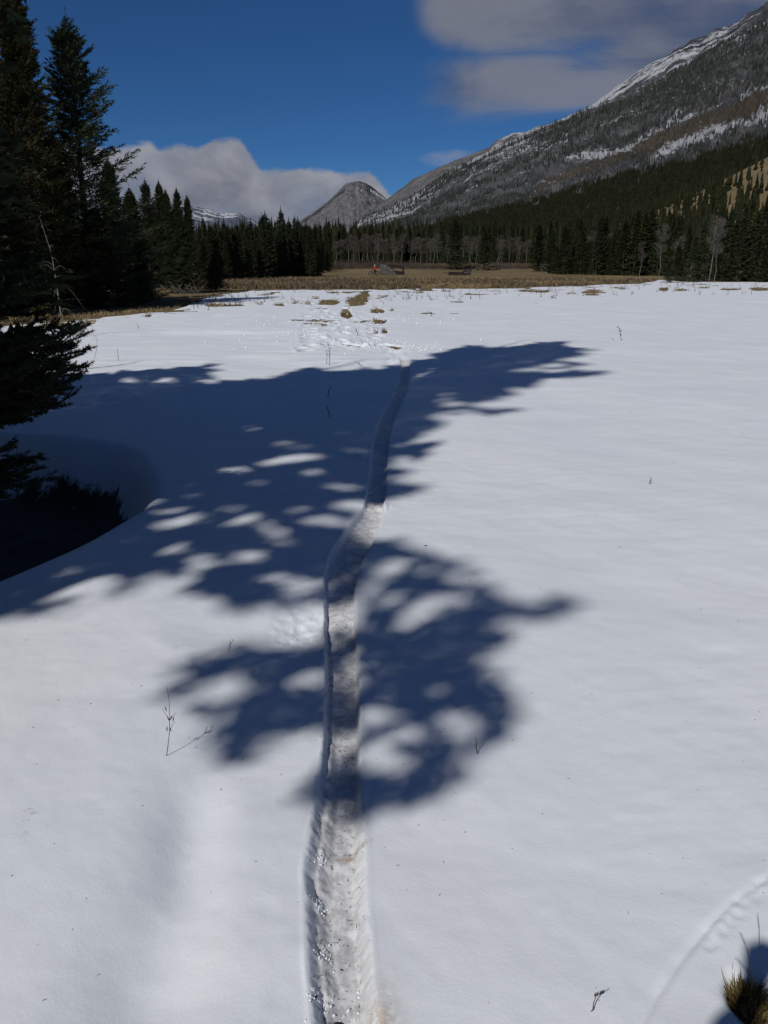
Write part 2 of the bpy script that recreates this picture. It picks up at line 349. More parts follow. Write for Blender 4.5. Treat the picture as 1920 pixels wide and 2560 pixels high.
def snow_height(X, Y):
    z = .030 * fbm(X * .55, Y * .35, 3, 3) + .011 * fbm(X * 2.0, Y * 2.0, 3, 11) + .0022 * fbm(X * 4 + Y, Y * 13 - X * 3, 3, 19) * smooth(-.1, .3, fbm(X * .7, Y * .5, 2, 23)) + .0016 * fbm(X * 14, Y * 14, 2, 15)
    far = smooth(9, 30, Y); z = z * (1 + .5 * far) + far * .010 * fbm(X * .8, Y * .5, 3, 21)
    # wind ripples beside the track further out
    rp = smooth(8, 14, Y) * (1 - smooth(26, 40, Y)) * smooth(2.2, -1.5, X) * 1.0
    z = z + rp * .022 * fbm(X * .9, Y * 2.0, 3, 31)
    for x, y, rx, ry, d, an in DENTS:
        m = (np.abs(X - x) < 3.2 * max(rx, ry)) & (np.abs(Y - y) < 3.2 * max(rx, ry))
        if not m.any(): continue
        ca, sa = math.cos(R_(an)), math.sin(R_(an)); dx, dy = X[m] - x, Y[m] - y
        q = ((dx * ca - dy * sa) / rx) ** 2 + ((dx * sa + dy * ca) / ry) ** 2
        z[m] = z[m] - d * np.exp(-q * (.9 if rx * ry > .008 and Y[m].min() < 3 else q * .8)) + d * (0 if y < 3 else .22) * np.exp(-(np.sqrt(q) - 1.55) ** 2 * 9)
    tx = np.interp(Y, [p.y for p in TRAIL], [p.x for p in TRAIL]); tn = smooth(1.2, 1.5, Y) * (1 - smooth(1.9, 2.3, Y))
    z = z - .0062 * np.exp(-((X - tx) / .013) ** 2) * tn * (1 + .5 * fbm(Y * 16, X * 3, 2, 131)) + .0012 * np.exp(-((X - tx - .03) / .014) ** 2) * tn
    for x, y, rx, ry, h in MOUND:
        p = G(x, y); z = z + h * np.exp(-((X - p.x) / rx) ** 2 - ((Y - p.y) / ry) ** 2)
    # churned crust in the trodden area
    px, py = topix(X, Y, np.zeros_like(X))
    ch = np.exp(-((px - (850 + (880 - py) * .1)) / 95) ** 4) * smooth(735, 760, py) * (1 - smooth(862, 880, py))
    ch2 = np.exp(-((px - 990) / 30) ** 4) * smooth(858, 868, py) * (1 - smooth(905, 925, py))
    ch = np.maximum(ch, ch2)
    z = z + ch * (.045 * fbm(X * 3.5, Y * 1.6, 4, 41, .6) - .01)
    # trench
    xc = np.interp(Y, tY, tC); hw = np.interp(Y, tY, tW) * .95
    d = (X - xc) / hw; side = np.sign(d)
    edge = 1.0 + .07 * fbm(side * 5 + Y * 9, Y * 22, 3, 51) + .045 * fbm(side * 9 + X * 30, Y * 75, 2, 53) * (1 - smooth(5, 8, Y))
    ad = np.abs(d)
    nr_ = 1 - smooth(2.0, 2.9, Y); lo = np.where(d > 0, .80 - .32 * nr_, .78 - .16 * nr_)
    inside = 1 - smooth(edge * lo, edge * 1.04, ad)
    endf = (1 - smooth(13.8, 15.5, Y))
    nf = 1 - smooth(2.8, 4.5, Y); dep = (.050 + .024 * nf) + .012 * fbm(Y * 2, Y * 0, 2, 55)
    # floor: narrower second groove along the left with a ragged step, lumps of ice
    floor = .0042 * fbm(X * 26, Y * 18, 3, 61, .5) + .0022 * nf * np.abs(fbm(X * 60, Y * 45, 2, 66))
    near = 1 - smooth(2.2, 3.4, Y)
    stp = smooth(-.62, -.12, d + .16 * fbm(Y * 9, X * 5, 2, 71)) * near + (1 - near); step = 0
    tread = near * smooth(.45, .8, d) * .0018 * np.sin(Y * 2 * np.pi / .024 + 2 * fbm(Y * 8, X * 8, 2, 5)) * smooth(-.3, .2, fbm(Y * 5, X * 0, 2, 6))
    tread2 = near * np.exp(-((d + .38) / .07) ** 2) * .004 * (np.sin(Y * 2 * np.pi / .035) > .3)
    dd = .034 + (dep * .72 - .034) * stp; z = z - endf * inside * (dd - floor * (1 + 1.3 * (1 - stp) * near) + tread + tread2 * .6)
    lip = np.exp(-((ad - 1.13) / .10) ** 2) * .0022 * (1 + fbm(X * 12, Y * 12, 2, 81)) * endf * np.where(d > 0, .35, 1)
    z = z + lip
    # collapsed spots with crumbs
    for cx, cy, r, h in ((945, 1262, .10, .03), (1000, 905, .16, .05), (900, 1136, .12, .02)):
        p = G(cx, cy); q = np.exp(-((X - p.x) ** 2 + (Y - p.y) ** 2) / r ** 2); z = z + q * h * (.5 + fbm(X * 22, Y * 22, 3, 91, .6))
    # walk-off scuff left of the trench
    p = G(760, 1545); q = np.exp(-((X - p.x) / .13) ** 2 - ((Y - p.y) / .28) ** 2); z = z - q * .035 + q * .012 * fbm(X * 25, Y * 25, 3, 95)
    # hollow under the spruce
    rr = np.sqrt(((X - WX) / 1.0) ** 2 + ((Y - WY) / 1.05) ** 2); rr = rr + .09 * fbm(X * .9, Y * .9, 2, 97)
    well = 1 - smooth(WR * .82, WR * 1.0, rr)
    z = z - well * .55 + well * .06 * fbm(X * 2.5, Y * 2.5, 3, 98)
    # tussock hole, near right corner
    p = G(1872, 2475); q = np.exp(-(((X - p.x - .012) / .050) ** 2 + ((Y - p.y + .005) / .066) ** 2) ** 2); z = z - q * .085
    return z, px, py, inside * endf, well, q

GR_Z = -.035                                     # the ground under the snow
def snow_thin(X, Y, px, py):
    e = np.interp(px, [a for a, b in RIM], [b for a, b in RIM])
    e = e + 1.2 * fbm(X * .5, Y * .12, 3, 201) + .8 * fbm(X * 2.2, Y * .4, 2, 203)
    t = 1 - smooth(0, 3.0, py - e)
    rag = 1 - smooth(0, 22, py - e)
    t = np.maximum(t, rag * smooth(.20, .32, fbm(X * .75, Y * .22, 4, 211, .6)) * 1.1)
    for cx, cy, rx, ry, an in PATCH:
        if rx == 0: continue
        ca, sa = math.cos(R_(an)), math.sin(R_(an)); dx, dy = px - cx, py - cy
        m = (np.abs(dx) < rx * 2.2) & (np.abs(dy) < rx * 2.2 + 6)
        if not m.any(): continue
        q = np.sqrt(((dx[m] * ca + dy[m] * sa) / rx) ** 2 + ((-dx[m] * sa + dy[m] * ca) / ry) ** 2)
        q = q + .6 * fbm(X[m] * 2.0, Y[m] * .7, 3, 221)
        t[m] = np.maximum(t[m], 1 - smooth(.95, 1.2, q))
    return t

def make_snow_mat():
    m, nt, b = mat_new('snow')
    pos = n_pos(nt)
    big = n_noise(nt, .8, 4, .5, pos); fine = n_noise(nt, 90, 5, .65, pos); mid = n_noise(nt, 11, 4, .55, pos); micro = n_noise(nt, 420, 2, .6, pos)
    base = n_mix(nt, n_step(nt, big, .3, .7), (.775, .815, .86), (.81, .84, .865))
    base = n_mix(nt, n_math(nt, 'MULTIPLY', n_step(nt, mid, .55, .75), .10), base, (.66, .68, .72))
    # icy, slightly dirty floor of the track
    tr = n_attr(nt, 'track')
    ice = n_mix(nt, n_step(nt, n_noise(nt, 26, 5, .65, pos), .36, .62), (.53, .53, .525), (.76, .765, .77))
    specks = n_step(nt, n_noise(nt, 75, 3, .6, n_pos(nt, (1, .6, 1))), .62, .69)
    ice = n_mix(nt, n_math(nt, 'MULTIPLY', specks, .8), ice, (.16, .13, .11))
    base = n_mix(nt, tr, base, ice)
    st = n_attr(nt, 'stain'); base = n_mix(nt, n_math(nt, 'MULTIPLY', st, n_step(nt, n_noise(nt, 60, 4, .6, pos), .35, .6)), base, (.42, .30, .17))
    litter_shade = n_attr(nt, 'litter')
    lit = n_mix(nt, n_step(nt, n_noise(nt, 30, 5, .7, pos), .4, .6), (.018, .013, .009), (.06, .04, .024))
    base = n_mix(nt, n_step(nt, n_math(nt, 'ADD', litter_shade, n_math(nt, 'MULTIPLY', n_noise(nt, 4, 6, .7, pos), 1.5)), .98, 1.22), base, lit)
    thin = n_attr(nt, 'thin'); base = n_mix(nt, n_math(nt, 'MULTIPLY', thin, .5), base, (.50, .44, .36))
    nt.links.new(base, b.inputs['Base Color'])
    b.inputs['Roughness'].default_value = .62; b.inputs['Specular IOR Level'].default_value = .25
    h = n_math(nt, 'ADD', n_math(nt, 'MULTIPLY', fine, .6), n_math(nt, 'MULTIPLY', micro, .35))
    h = n_math(nt, 'ADD', h, n_math(nt, 'MULTIPLY', mid, .9))
    n_bump(nt, b, h, .30, .006)
    return m
M_snow = make_snow_mat()

def make_snow():
    r1 = np.exp(np.arange(math.log(.95), math.log(18), .0042)); r2 = np.exp(np.arange(math.log(18) + .006, math.log(112), .0062)); ys = np.concatenate([r1, r2])
    g = [0.0]
    while g[-1] < 1.60:
        a = g[-1]; g.append(a + min(.0045, .0015 + max(0, a - .115) * .03) + max(0, a - .50) * .06)
    g = np.array(g); g = np.concatenate([-g[:0:-1], g])
    gy, gg = np.meshgrid(ys, g, indexing='ij')
    shift = np.interp(gy, tY, tC) * (1 - smooth(.15, .5, np.abs(gg))) * (1 - smooth(14, 30, gy))
    X = gg * gy + shift; Y = gy
    z, px, py, tr, well, tus = snow_height(X.copy(), Y)
    th = snow_thin(X, Y, px, py)
    wr = well * (1 - smooth(20, 40, Y))
    z = z * (1 - th) + th * (GR_Z - .06)
    V = np.stack([X, Y, z], -1).reshape(-1, 3)
    nr, nc = X.shape; idx = np.arange(nr * nc).reshape(nr, nc)
    F = np.stack([idx[:-1, :-1], idx[:-1, 1:], idx[1:, 1:], idx[1:, :-1]], -1).reshape(-1, 4)
    dead = (th > .995); d4 = dead.ravel()[F].all(1); F = F[~d4]
    me = np_mesh('snow_field', V, F, M_snow, True)
    p = G(880, 2100); stain = np.exp(-(((X - p.x - (Y - p.y) * 0) / .045) ** 2 + ((Y - p.y - (X - p.x) * .35) / .014) ** 2))
    p2 = G(955, 2600); stain = np.maximum(stain, np.exp(-(((X - p2.x) / .04) ** 2 + ((Y - p2.y) / .12) ** 2)) * .8)
    attr(me, 'track', tr); attr(me, 'stain', stain); attr(me, 'thin', smooth(.0, .6, th))
    ww_ = X; rr = np.sqrt((X + 3.3) ** 2 + ((Y - 6.0) * .8) ** 2)
    attr(me, 'litter', np.maximum((1 - smooth(.6, 2.0, rr)) * 1.0 * smooth(.3, .8, well), tus * .9))  # needle litter, spread wider so its dark colour also paints the hollow's deep shade
    tag(link('snow', me), 'smooth sunlit snow field crossed by a narrow wheel trench', kind='structure')
    # the snow outside the detailed wedge: to the sides and behind
    xs = np.arange(-70, 70.1, 1.0); ys = np.arange(-40, 60, 1.0)
    xs = np.sort(np.concatenate([xs, np.arange(-6.75, 7, .25)])); xs = np.unique(np.round(xs, 3)); ys = np.unique(np.round(np.concatenate([ys, np.arange(-6, 12, .25)]), 3))
    Yg, Xg = np.meshgrid(ys, xs, indexing='ij'); z, px, py, tr, well, tus = snow_height(Xg.copy(), Yg)
    mg = np.minimum(1.58 * Yg - np.abs(Xg), Yg - .96); ins = mg > .55; z = z - .35 * smooth(.25, .55, mg) - .008 * (mg > 0)
    V = np.stack([Xg, Yg, z - .002], -1).reshape(-1, 3); nr, nc = Xg.shape; idx = np.arange(nr * nc).reshape(nr, nc)
    F = np.stack([idx[:-1, :-1], idx[:-1, 1:], idx[1:, 1:], idx[1:, :-1]], -1).reshape(-1, 4)
    ins = ins.ravel(); F = F[~ins[F].all(1)]
    me = np_mesh('snow_around', V, F, M_snow, True)
    for k in ('track', 'stain', 'thin', 'litter'): attr(me, k, np.zeros(len(V)))
    tag(link('snow_around', me), kind='structure')
make_snow()

# ------------------------------------------------------------------ ground: brown meadow, rising to the foot of the mountains
def make_ground():
    m, nt, b = mat_new('meadow_ground')
    pos = n_pos(nt)
    a = n_noise(nt, .06, 5, .6, n_pos(nt, (1, .5, 1))); c = n_noise(nt, .9, 5, .65, pos); d = n_noise(nt, 9, 4, .7, pos)
    col = n_mix(nt, n_step(nt, a, .38, .62), (.22, .165, .090), (.15, .12, .066))
    col = n_mix(nt, n_math(nt, 'MULTIPLY', n_step(nt, c, .45, .7), .55), col, (.075, .048, .026))
    col = n_mix(nt, n_math(nt, 'MULTIPLY', n_step(nt, d, .5, .75), .6), col, (.20, .15, .07))
    nt.links.new(col, b.inputs['Base Color']); b.inputs['Roughness'].default_value = .95; b.inputs['Specular IOR Level'].default_value = .1
    n_bump(nt, b, n_math(nt, 'ADD', c, d), .9, .08)
    az = np.concatenate([np.radians(np.arange(-180, -40, 5.0)), np.radians(np.arange(-40, 40, .4)), np.radians(np.arange(40, 180.1, 5.0))])
    r = np.concatenate([[.5], np.exp(np.linspace(math.log(4), math.log(16000), 190))])
    R, A = np.meshgrid(r, az, indexing='ij'); X = R * np.sin(A); Y = R * np.cos(A)
    Z = gz(X, Y) + GR_Z + .015 * fbm(X * .7, Y * .7, 3, 5) * smooth(8, 20, R)
    ww = 1 - smooth(2.0, 4.5, np.hypot(X - WX, Y - WY)); Z = Z - ww * .55 - .30 * (1 - smooth(13, 17, R))
    V = np.stack([X, Y, Z], -1).reshape(-1, 3); nr, nc = X.shape; idx = np.arange(nr * nc).reshape(nr, nc)
    F = np.stack([idx[:-1, :-1], idx[:-1, 1:], idx[1:, 1:], idx[1:, :-1]], -1).reshape(-1, 4)
    tag(link('meadow', np_mesh('meadow', V, F, m, True)), 'flat meadow of flattened brown and straw coloured grass', kind='structure')
make_ground()

# ------------------------------------------------------------------ mountains
def make_mountain_mat(name, rock1, rock2, snow_amt, grass=None, su=1.0, sv=1.0, forest=None):
    m, nt, b = mat_new(name)
    uv = n_pos(nt, (su * 9, sv * 30, 1), 'uv'); uv2 = n_pos(nt, (su * 60, sv * 90, 1), 'uv'); uv3 = n_pos(nt, (su * 3.0, sv * 5, 1), 'uv')
    a = n_noise(nt, 1, 7, .65, uv, .6); c = n_noise(nt, 1, 5, .7, uv2); e = n_noise(nt, 1, 4, .55, uv3)
    col = n_mix(nt, n_step(nt, a, .35, .65), rock1, rock2)
    col = n_mix(nt, n_math(nt, 'MULTIPLY', n_step(nt, c, .5, .66), .45), col, tuple(q * .45 for q in rock1))
    if forest:
        f = n_math(nt, 'ADD', n_attr(nt, 'forest'), n_math(nt, 'MULTIPLY', n_math(nt, 'SUBTRACT', c, .5), 1.3))
        fc = n_mix(nt, n_step(nt, n_noise(nt, 1, 3, .6, n_pos(nt, (su * 160, sv * 110, 1), 'uv')), .35, .7), forest[0], forest[1])
        col = n_mix(nt, n_step(nt, f, .38, .60), col, fc)
    if grass:
        g = n_math(nt, 'ADD', n_attr(nt, 'grass'), n_math(nt, 'MULTIPLY', n_math(nt, 'SUBTRACT', a, .5), .9))
        gc = n_mix(nt, n_step(nt, e, .35, .65), grass[0], grass[1])
        col = n_mix(nt, n_step(nt, g, .42, .62), col, gc)
    lay = n_noise(nt, 1, 6, .62, n_pos(nt, (su * 2.6, sv * 46, 1), 'uv'), .5)
    col = n_mix(nt, n_math(nt, 'MULTIPLY', n_step(nt, lay, .54, .66), .40), col, rock2)
    s = n_math(nt, 'ADD', n_attr(nt, 'snow'), n_math(nt, 'MULTIPLY', n_math(nt, 'SUBTRACT', a, .5), .7)); s = n_math(nt, 'ADD', s, n_math(nt, 'MULTIPLY', n_math(nt, 'SUBTRACT', lay, .5), 1.9))
    s = n_math(nt, 'ADD', s, n_math(nt, 'MULTIPLY', n_math(nt, 'SUBTRACT', c, .5), 1.1))
    col = n_mix(nt, n_math(nt, 'MULTIPLY', n_step(nt, s, .60, .80), snow_amt), col, (.62, .64, .68))
    nt.links.new(col, b.inputs['Base Color']); b.inputs['Roughness'].default_value = .95; b.inputs['Specular IOR Level'].default_value = .05
    n_bump(nt, b, n_math(nt, 'ADD', a, n_math(nt, 'MULTIPLY', c, .5)), .9, 45)
    return m
MT = {}
def mountain(name, label, ridge, foot, D0, D1, F0, F1, mat, attrs, nx=420, nt_=150, pw=1.25, rough=.05, seed=0, back=True, foot_z=None):
    """ridge/foot: photo outline (x, y) left to right; D0..D1 distance of the ridge, F0..F1 of the foot (given at first and last column)"""
    xs = np.linspace(ridge[0][0], ridge[-1][0], nx)
    ry = np.interp(xs, [p[0] for p in ridge], [p[1] for p in ridge])
    q = (xs - xs[0]) / (xs[-1] - xs[0])
    def lerpD(a, b): return 1 / ((1 - q) / a + q / b)
    D = lerpD(D0, D1); Fd = lerpD(F0, F1)
    v = 1280 - ry; a = (xs - 960); b = FPX * CP + v * SP; c = -FPX * SP + v * CP; h = np.hypot(a, b)
    dx, dy = a / h, b / h; H = D * c / h + CAMZ
    t = np.linspace(0, 1, nt_); T, Q = np.meshgrid(t, q, indexing='ij')
    Fz = gz(dx * Fd, dy * Fd) - 6 if foot_z is None else np.full(nx, foot_z)
    Rr = Fd + (D - Fd) * T
    u = Q * abs(D0 - D1 + 1) / 1000 if abs(D0 - D1) > 800 else Q * 2
    n = fbm(u * 9, T * 22, 5, seed, .55) * rough + fbm(u * 26, T * 5, 4, seed + 9, .55) * rough * .7
    Zz = Fz + (H - Fz) * (T ** pw) + (H - Fz) * n * np.sin(np.pi * np.clip(T, 0, 1)) ** .5 + (H - Fz) * rough * .16 * fbm(u * 70, T * 60, 3, seed + 5) * (T > .02)
    X = dx * Rr; Y = dy * Rr; layers = [np.stack([X, Y, Zz], -1)]
    if back:
        for k, (e, f) in enumerate(((.12, .93), (.35, .72), (.9, .2), (1.3, -.1))):
            rr = D + (D - Fd) * e; layers.append(np.stack([dx * rr, dy * rr, np.maximum(-20, Zz[-1] * f)], -1)[None])
    V = np.concatenate(layers, 0); nr, nc = V.shape[:2]; idx = np.arange(nr * nc).reshape(nr, nc)
    F = np.stack([idx[:-1, :-1], idx[:-1, 1:], idx[1:, 1:], idx[1:, :-1]], -1).reshape(-1, 4)
    me = np_mesh(name, V.reshape(-1, 3), F, mat, True)
    Tf = np.concatenate([T, np.ones((nr - nt_, nx))], 0); uf = np.concatenate([u, np.repeat(u[-1:], nr - nt_, 0)], 0); Qf = np.concatenate([Q, np.repeat(Q[-1:], nr - nt_, 0)], 0)
    uvl = me.uv_layers.new(name='UVMap'); co = np.stack([uf.ravel(), Tf.ravel()], -1)[F.ravel()]; uvl.data.foreach_set('uv', co.astype(np.float32).ravel())
    PX, PY = topix(V[..., 0], V[..., 1], V[..., 2])
    for k, fn in attrs.items(): attr(me, k, fn(PX, PY, Tf, uf))
    o = link(name, me); tag(o, label, kind='structure'); MT[name] = (V[:nt_], T, u, PX[:nt_], PY[:nt_])
    return o

def band(PX, PY, pts, w):                        # 1 near the traced line, falling off over w px (below/above)
    y = np.interp(PX, [p[0] for p in pts], [p[1] for p in pts]); return np.exp(-((PY - y) / w) ** 2)
R_front = [(860,600),(895,552),(920,537),(946,525),(1013,500),(1045,480),(1080,458),(1134,422),(1238,370),(1300,343),(1365,315),(1469,269),(1573,231),(1672,185),(1741,139),(1828,93),(1920,46),(2060,-20),(2300,-110),(2700,-200)]
UP_DARK = [(860,604),(960,588),(1040,576),(1200,540),(1373,500),(1504,456),(1634,428),(1807,386),(1920,350),(2300,216)]
def f_snow(PX, PY, T, u):
    s = .35 + .34 * fbm(u * 6, T * 16, 4, 77) + .34 * band(PX, PY, [(930,560),(1080,490),(1160,440),(1300,375),(1500,330)], 22) * (PX < 1420)
    s = s + .46 * band(PX, PY, [(1600,420),(1660,375),(1760,335),(1880,300),(1990,250)], 16) * (PX > 1625) + .42 * band(PX, PY, [(1500,390),(1560,375),(1700,300),(1920,215)], 9) * (PX > 1450)
    s = s + .30 * band(PX, PY, R_front, 14)
    low = np.interp(PX, [p[0] for p in UP_DARK], [p[1] for p in UP_DARK]); return s - 1.0 * smooth(-14, 6, PY - low)
def f_grass(PX, PY, T, u):
    return .78 * band(PX, PY, [(1330,480),(1371,455),(1440,430),(1500,410),(1600,370),(1750,315),(1920,250),(2300,80)], np.interp(PX, [1300, 1400, 1600, 1920], [8, 14, 30, 46])) * (PX > 1340)
def f_forest(PX, PY, T, u):
    low = np.interp(PX, [p[0] for p in UP_DARK], [p[1] for p in UP_DARK])
    return .30 + .34 * fbm(u * 3, T * 14, 4, 88) + 1.2 * smooth(-10, 12, PY - low - 26 * fbm(u * 9, T * 3, 4, 3, .65)) - .30 * (PX < 1250) * smooth(1250, 950, PX)
M_m1 = make_mountain_mat('mountain_slope', (.082, .085, .090), (.175, .178, .180), .85, ((.092, .082, .068), (.128, .106, .082)), forest=((.026, .029, .026), (.070, .073, .070)))
mountain('mountain_slope', 'long wooded mountain slope with snow streaks rising to the right', R_front, None, 5200, 1500, 3600, 620, M_m1, {'snow': f_snow, 'grass': f_grass, 'forest': f_forest}, nx=640, nt_=240, pw=1.12, rough=.050, seed=1)
M_m2 = make_mountain_mat('far_rock', (.13, .132, .14), (.25, .25, .255), .85, forest=((.045, .05, .052), (.08, .083, .085)))
z0 = lambda PX, PY, T, u: np.zeros_like(PX)
mountain('dome_mountain', 'grey rounded dome mountain at the end of the valley', [(700,585),(750,552),(785,529),(821,502),(838,486),(852,471),(865,460),(879,455),(901,453),(915,458),(928,465),(946,480),(966,497),(990,530),(1020,560)], None,
         7200, 7200, 6000, 6000, M_m2, {'snow': lambda PX, PY, T, u: .22 + .25 * fbm(u * 6, T * 9, 3, 31) + .28 * np.exp(-((PX - 905) / 30) ** 2 - ((PY - 482) / 16) ** 2) + .5 * band(PX, PY, [(920,470),(966,503),(990,520)], 5) * (PX > 925), 'forest': lambda PX, PY, T, u: .12 + .28 * smooth(500, 470, PY + 18 * fbm(PX * .05, PY * .05, 3, 4)) + .26 * smooth(880, 930, PX + 20 * fbm(PX * .04, PY * .06, 3, 6)) + .25 * fbm(u * 12, T * 14, 4, 33) + .5 * band(PX, PY, [(750,560),(785,535),(821,508),(838,492),(860,478)], 6) * (PX < 862)}, nx=260, nt_=150, pw=.55, rough=.05, seed=3, foot_z=10)
mountain('snowy_ridge', 'craggy snow-dusted rock ridge behind the wooded slope', [(1400,330),(1481,263),(1539,217),(1560,205),(1585,185),(1610,170),(1631,156),(1660,144),(1689,120),(1712,112),(1730,99),(1760,92),(1787,73),(1820,66),(1845,54),(1862,40),(1880,29),(1900,20),(1915,5),(2000,-40),(2300,-150)], None,
         4600, 3600, 3900, 2900, make_mountain_mat('ridge_rock', (.05, .056, .068), (.115, .12, .135), .9), {'snow': lambda PX, PY, T, u: .50 + .34 * fbm(u * 9, T * 9, 3, 61) + .12 * smooth(.6, 1, T)}, nx=420, nt_=110, pw=.9, rough=.05, seed=7)
mountain('grey_shoulder', 'pale grey snow-dusted shoulder behind the left end of the slope', [(880,575),(900,556),(928,528),(955,508),(989,481),(1010,466),(1035,446),(1070,430),(1116,410),(1180,385),(1226,366),(1240,352),(1262,342),(1285,330),(1310,332),(1335,320),(1359,312),(1420,300),(1500,285)], None,
         6000, 4200, 5400, 3600, M_m2, {'snow': lambda PX, PY, T, u: .34 + .25 * fbm(u * 9, T * 9, 3, 51) + .30 * smooth(1190, 1290, PX), 'forest': lambda PX, PY, T, u: .22 + .2 * fbm(u * 7, T * 9, 3, 52)}, nx=300, nt_=90, pw=.8, rough=.05, seed=9)
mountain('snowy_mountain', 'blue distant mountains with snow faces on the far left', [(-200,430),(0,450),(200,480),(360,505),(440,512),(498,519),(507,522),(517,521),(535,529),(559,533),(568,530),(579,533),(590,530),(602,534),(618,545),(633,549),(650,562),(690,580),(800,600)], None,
         13000, 13000, 10500, 10500, make_mountain_mat('hazy_distant_rock', (.07, .085, .115), (.13, .15, .19), .85), {'snow': lambda PX, PY, T, u: .52 + .45 * fbm(u * 11, T * 5, 4, 71) + .3 * smooth(.85, 1, T) - .12}, nx=360, nt_=100, pw=1.0, rough=.07, seed=13, foot_z=0)  # bluish rock colour paints in the haze of the distance

# ------------------------------------------------------------------ conifers
def frame_dirs(d, up):
    s = np.cross(d, up); n = np.linalg.norm(s, axis=-1, keepdims=True); s = s / np.maximum(n, 1e-6)
    return s
def norm(v): return v / np.maximum(np.linalg.norm(v, axis=-1, keepdims=True), 1e-9)
def leaves_for(rng, P0, P1, nl, ll, lw, spread=.9):
    """needle-like slivers along segments P0->P1; returns verts (n*3,3)"""
    n = len(P0); d = norm(P1 - P0)
    q = rng.rand(n, nl, 1); pos = P0[:, None] + (P1 - P0)[:, None] * q
    rv = norm(rng.normal(size=(n, nl, 3))); dd = norm(d[:, None] * 1.0 + rv * spread)
    L = ll * (.6 + .8 * rng.rand(n, nl, 1)); W = lw * (.6 + .8 * rng.rand(n, nl, 1))
    sv = norm(np.cross(dd, norm(rng.normal(size=(n, nl, 3)))))
    return np.stack([pos - sv * W * .5, pos + sv * W * .5, pos + dd * L], 2).reshape(-1, 3)
def tubes(P0, P1, r0, r1):
    d = norm(P1 - P0); up = np.where(np.abs(d[:, 2:3]) > .9, [[1., 0, 0]], [[0, 0, 1.]]); s = norm(np.cross(d, up)); w = np.cross(s, d)
    n = len(P0); V = []; 
    for P, r in ((P0, r0), (P1, r1)):
        r = np.broadcast_to(np.asarray(r, float).reshape(-1, 1), (n, 1))
        for k in range(3):
            a = 2 * math.pi * k / 3; V.append(P + (s * math.cos(a) + w * math.sin(a)) * r)
    V = np.stack(V, 1).reshape(-1, 3); b = (np.arange(n) * 6)[:, None]
    F = np.concatenate([b + np.array([[k, (k + 1) % 3, 3 + (k + 1) % 3, 3 + k]]) for k in range(3)], 0)
    return V, F
def trunk_mesh(name, H, r, limbs=None, mat=M_bark, seg=8, bend=0.0, seed=0):
    rng = np.random.RandomState(seed); nz = 14; zz = np.linspace(-.3, H, nz); V = []
    for i, z in enumerate(zz):
        rr = r * (1 - max(0, z) / H) ** .8 + .006 + (r * .5 * math.exp(-max(z, 0) / .25) if z < 1 else 0)
        ox, oy = bend * math.sin(z / H * 2.3) + rng.uniform(-1, 1) * .01 * H * .2, bend * .5 * math.sin(z / H * 3.1)
        for k in range(seg): a = 2 * math.pi * k / seg; V.append((ox + rr * math.cos(a), oy + rr * math.sin(a), z))
    F = [[i * seg + k, i * seg + (k + 1) % seg, (i + 1) * seg + (k + 1) % seg, (i + 1) * seg + k] for i in range(nz - 1) for k in range(seg)]
    V = np.array(V); F = np.array(F)
    if limbs is not None:
        LV, LF = tubes(*limbs); F = np.concatenate([F, LF + len(V)]); V = np.concatenate([V, LV])
    return np_mesh(name, V, F, mat, True)
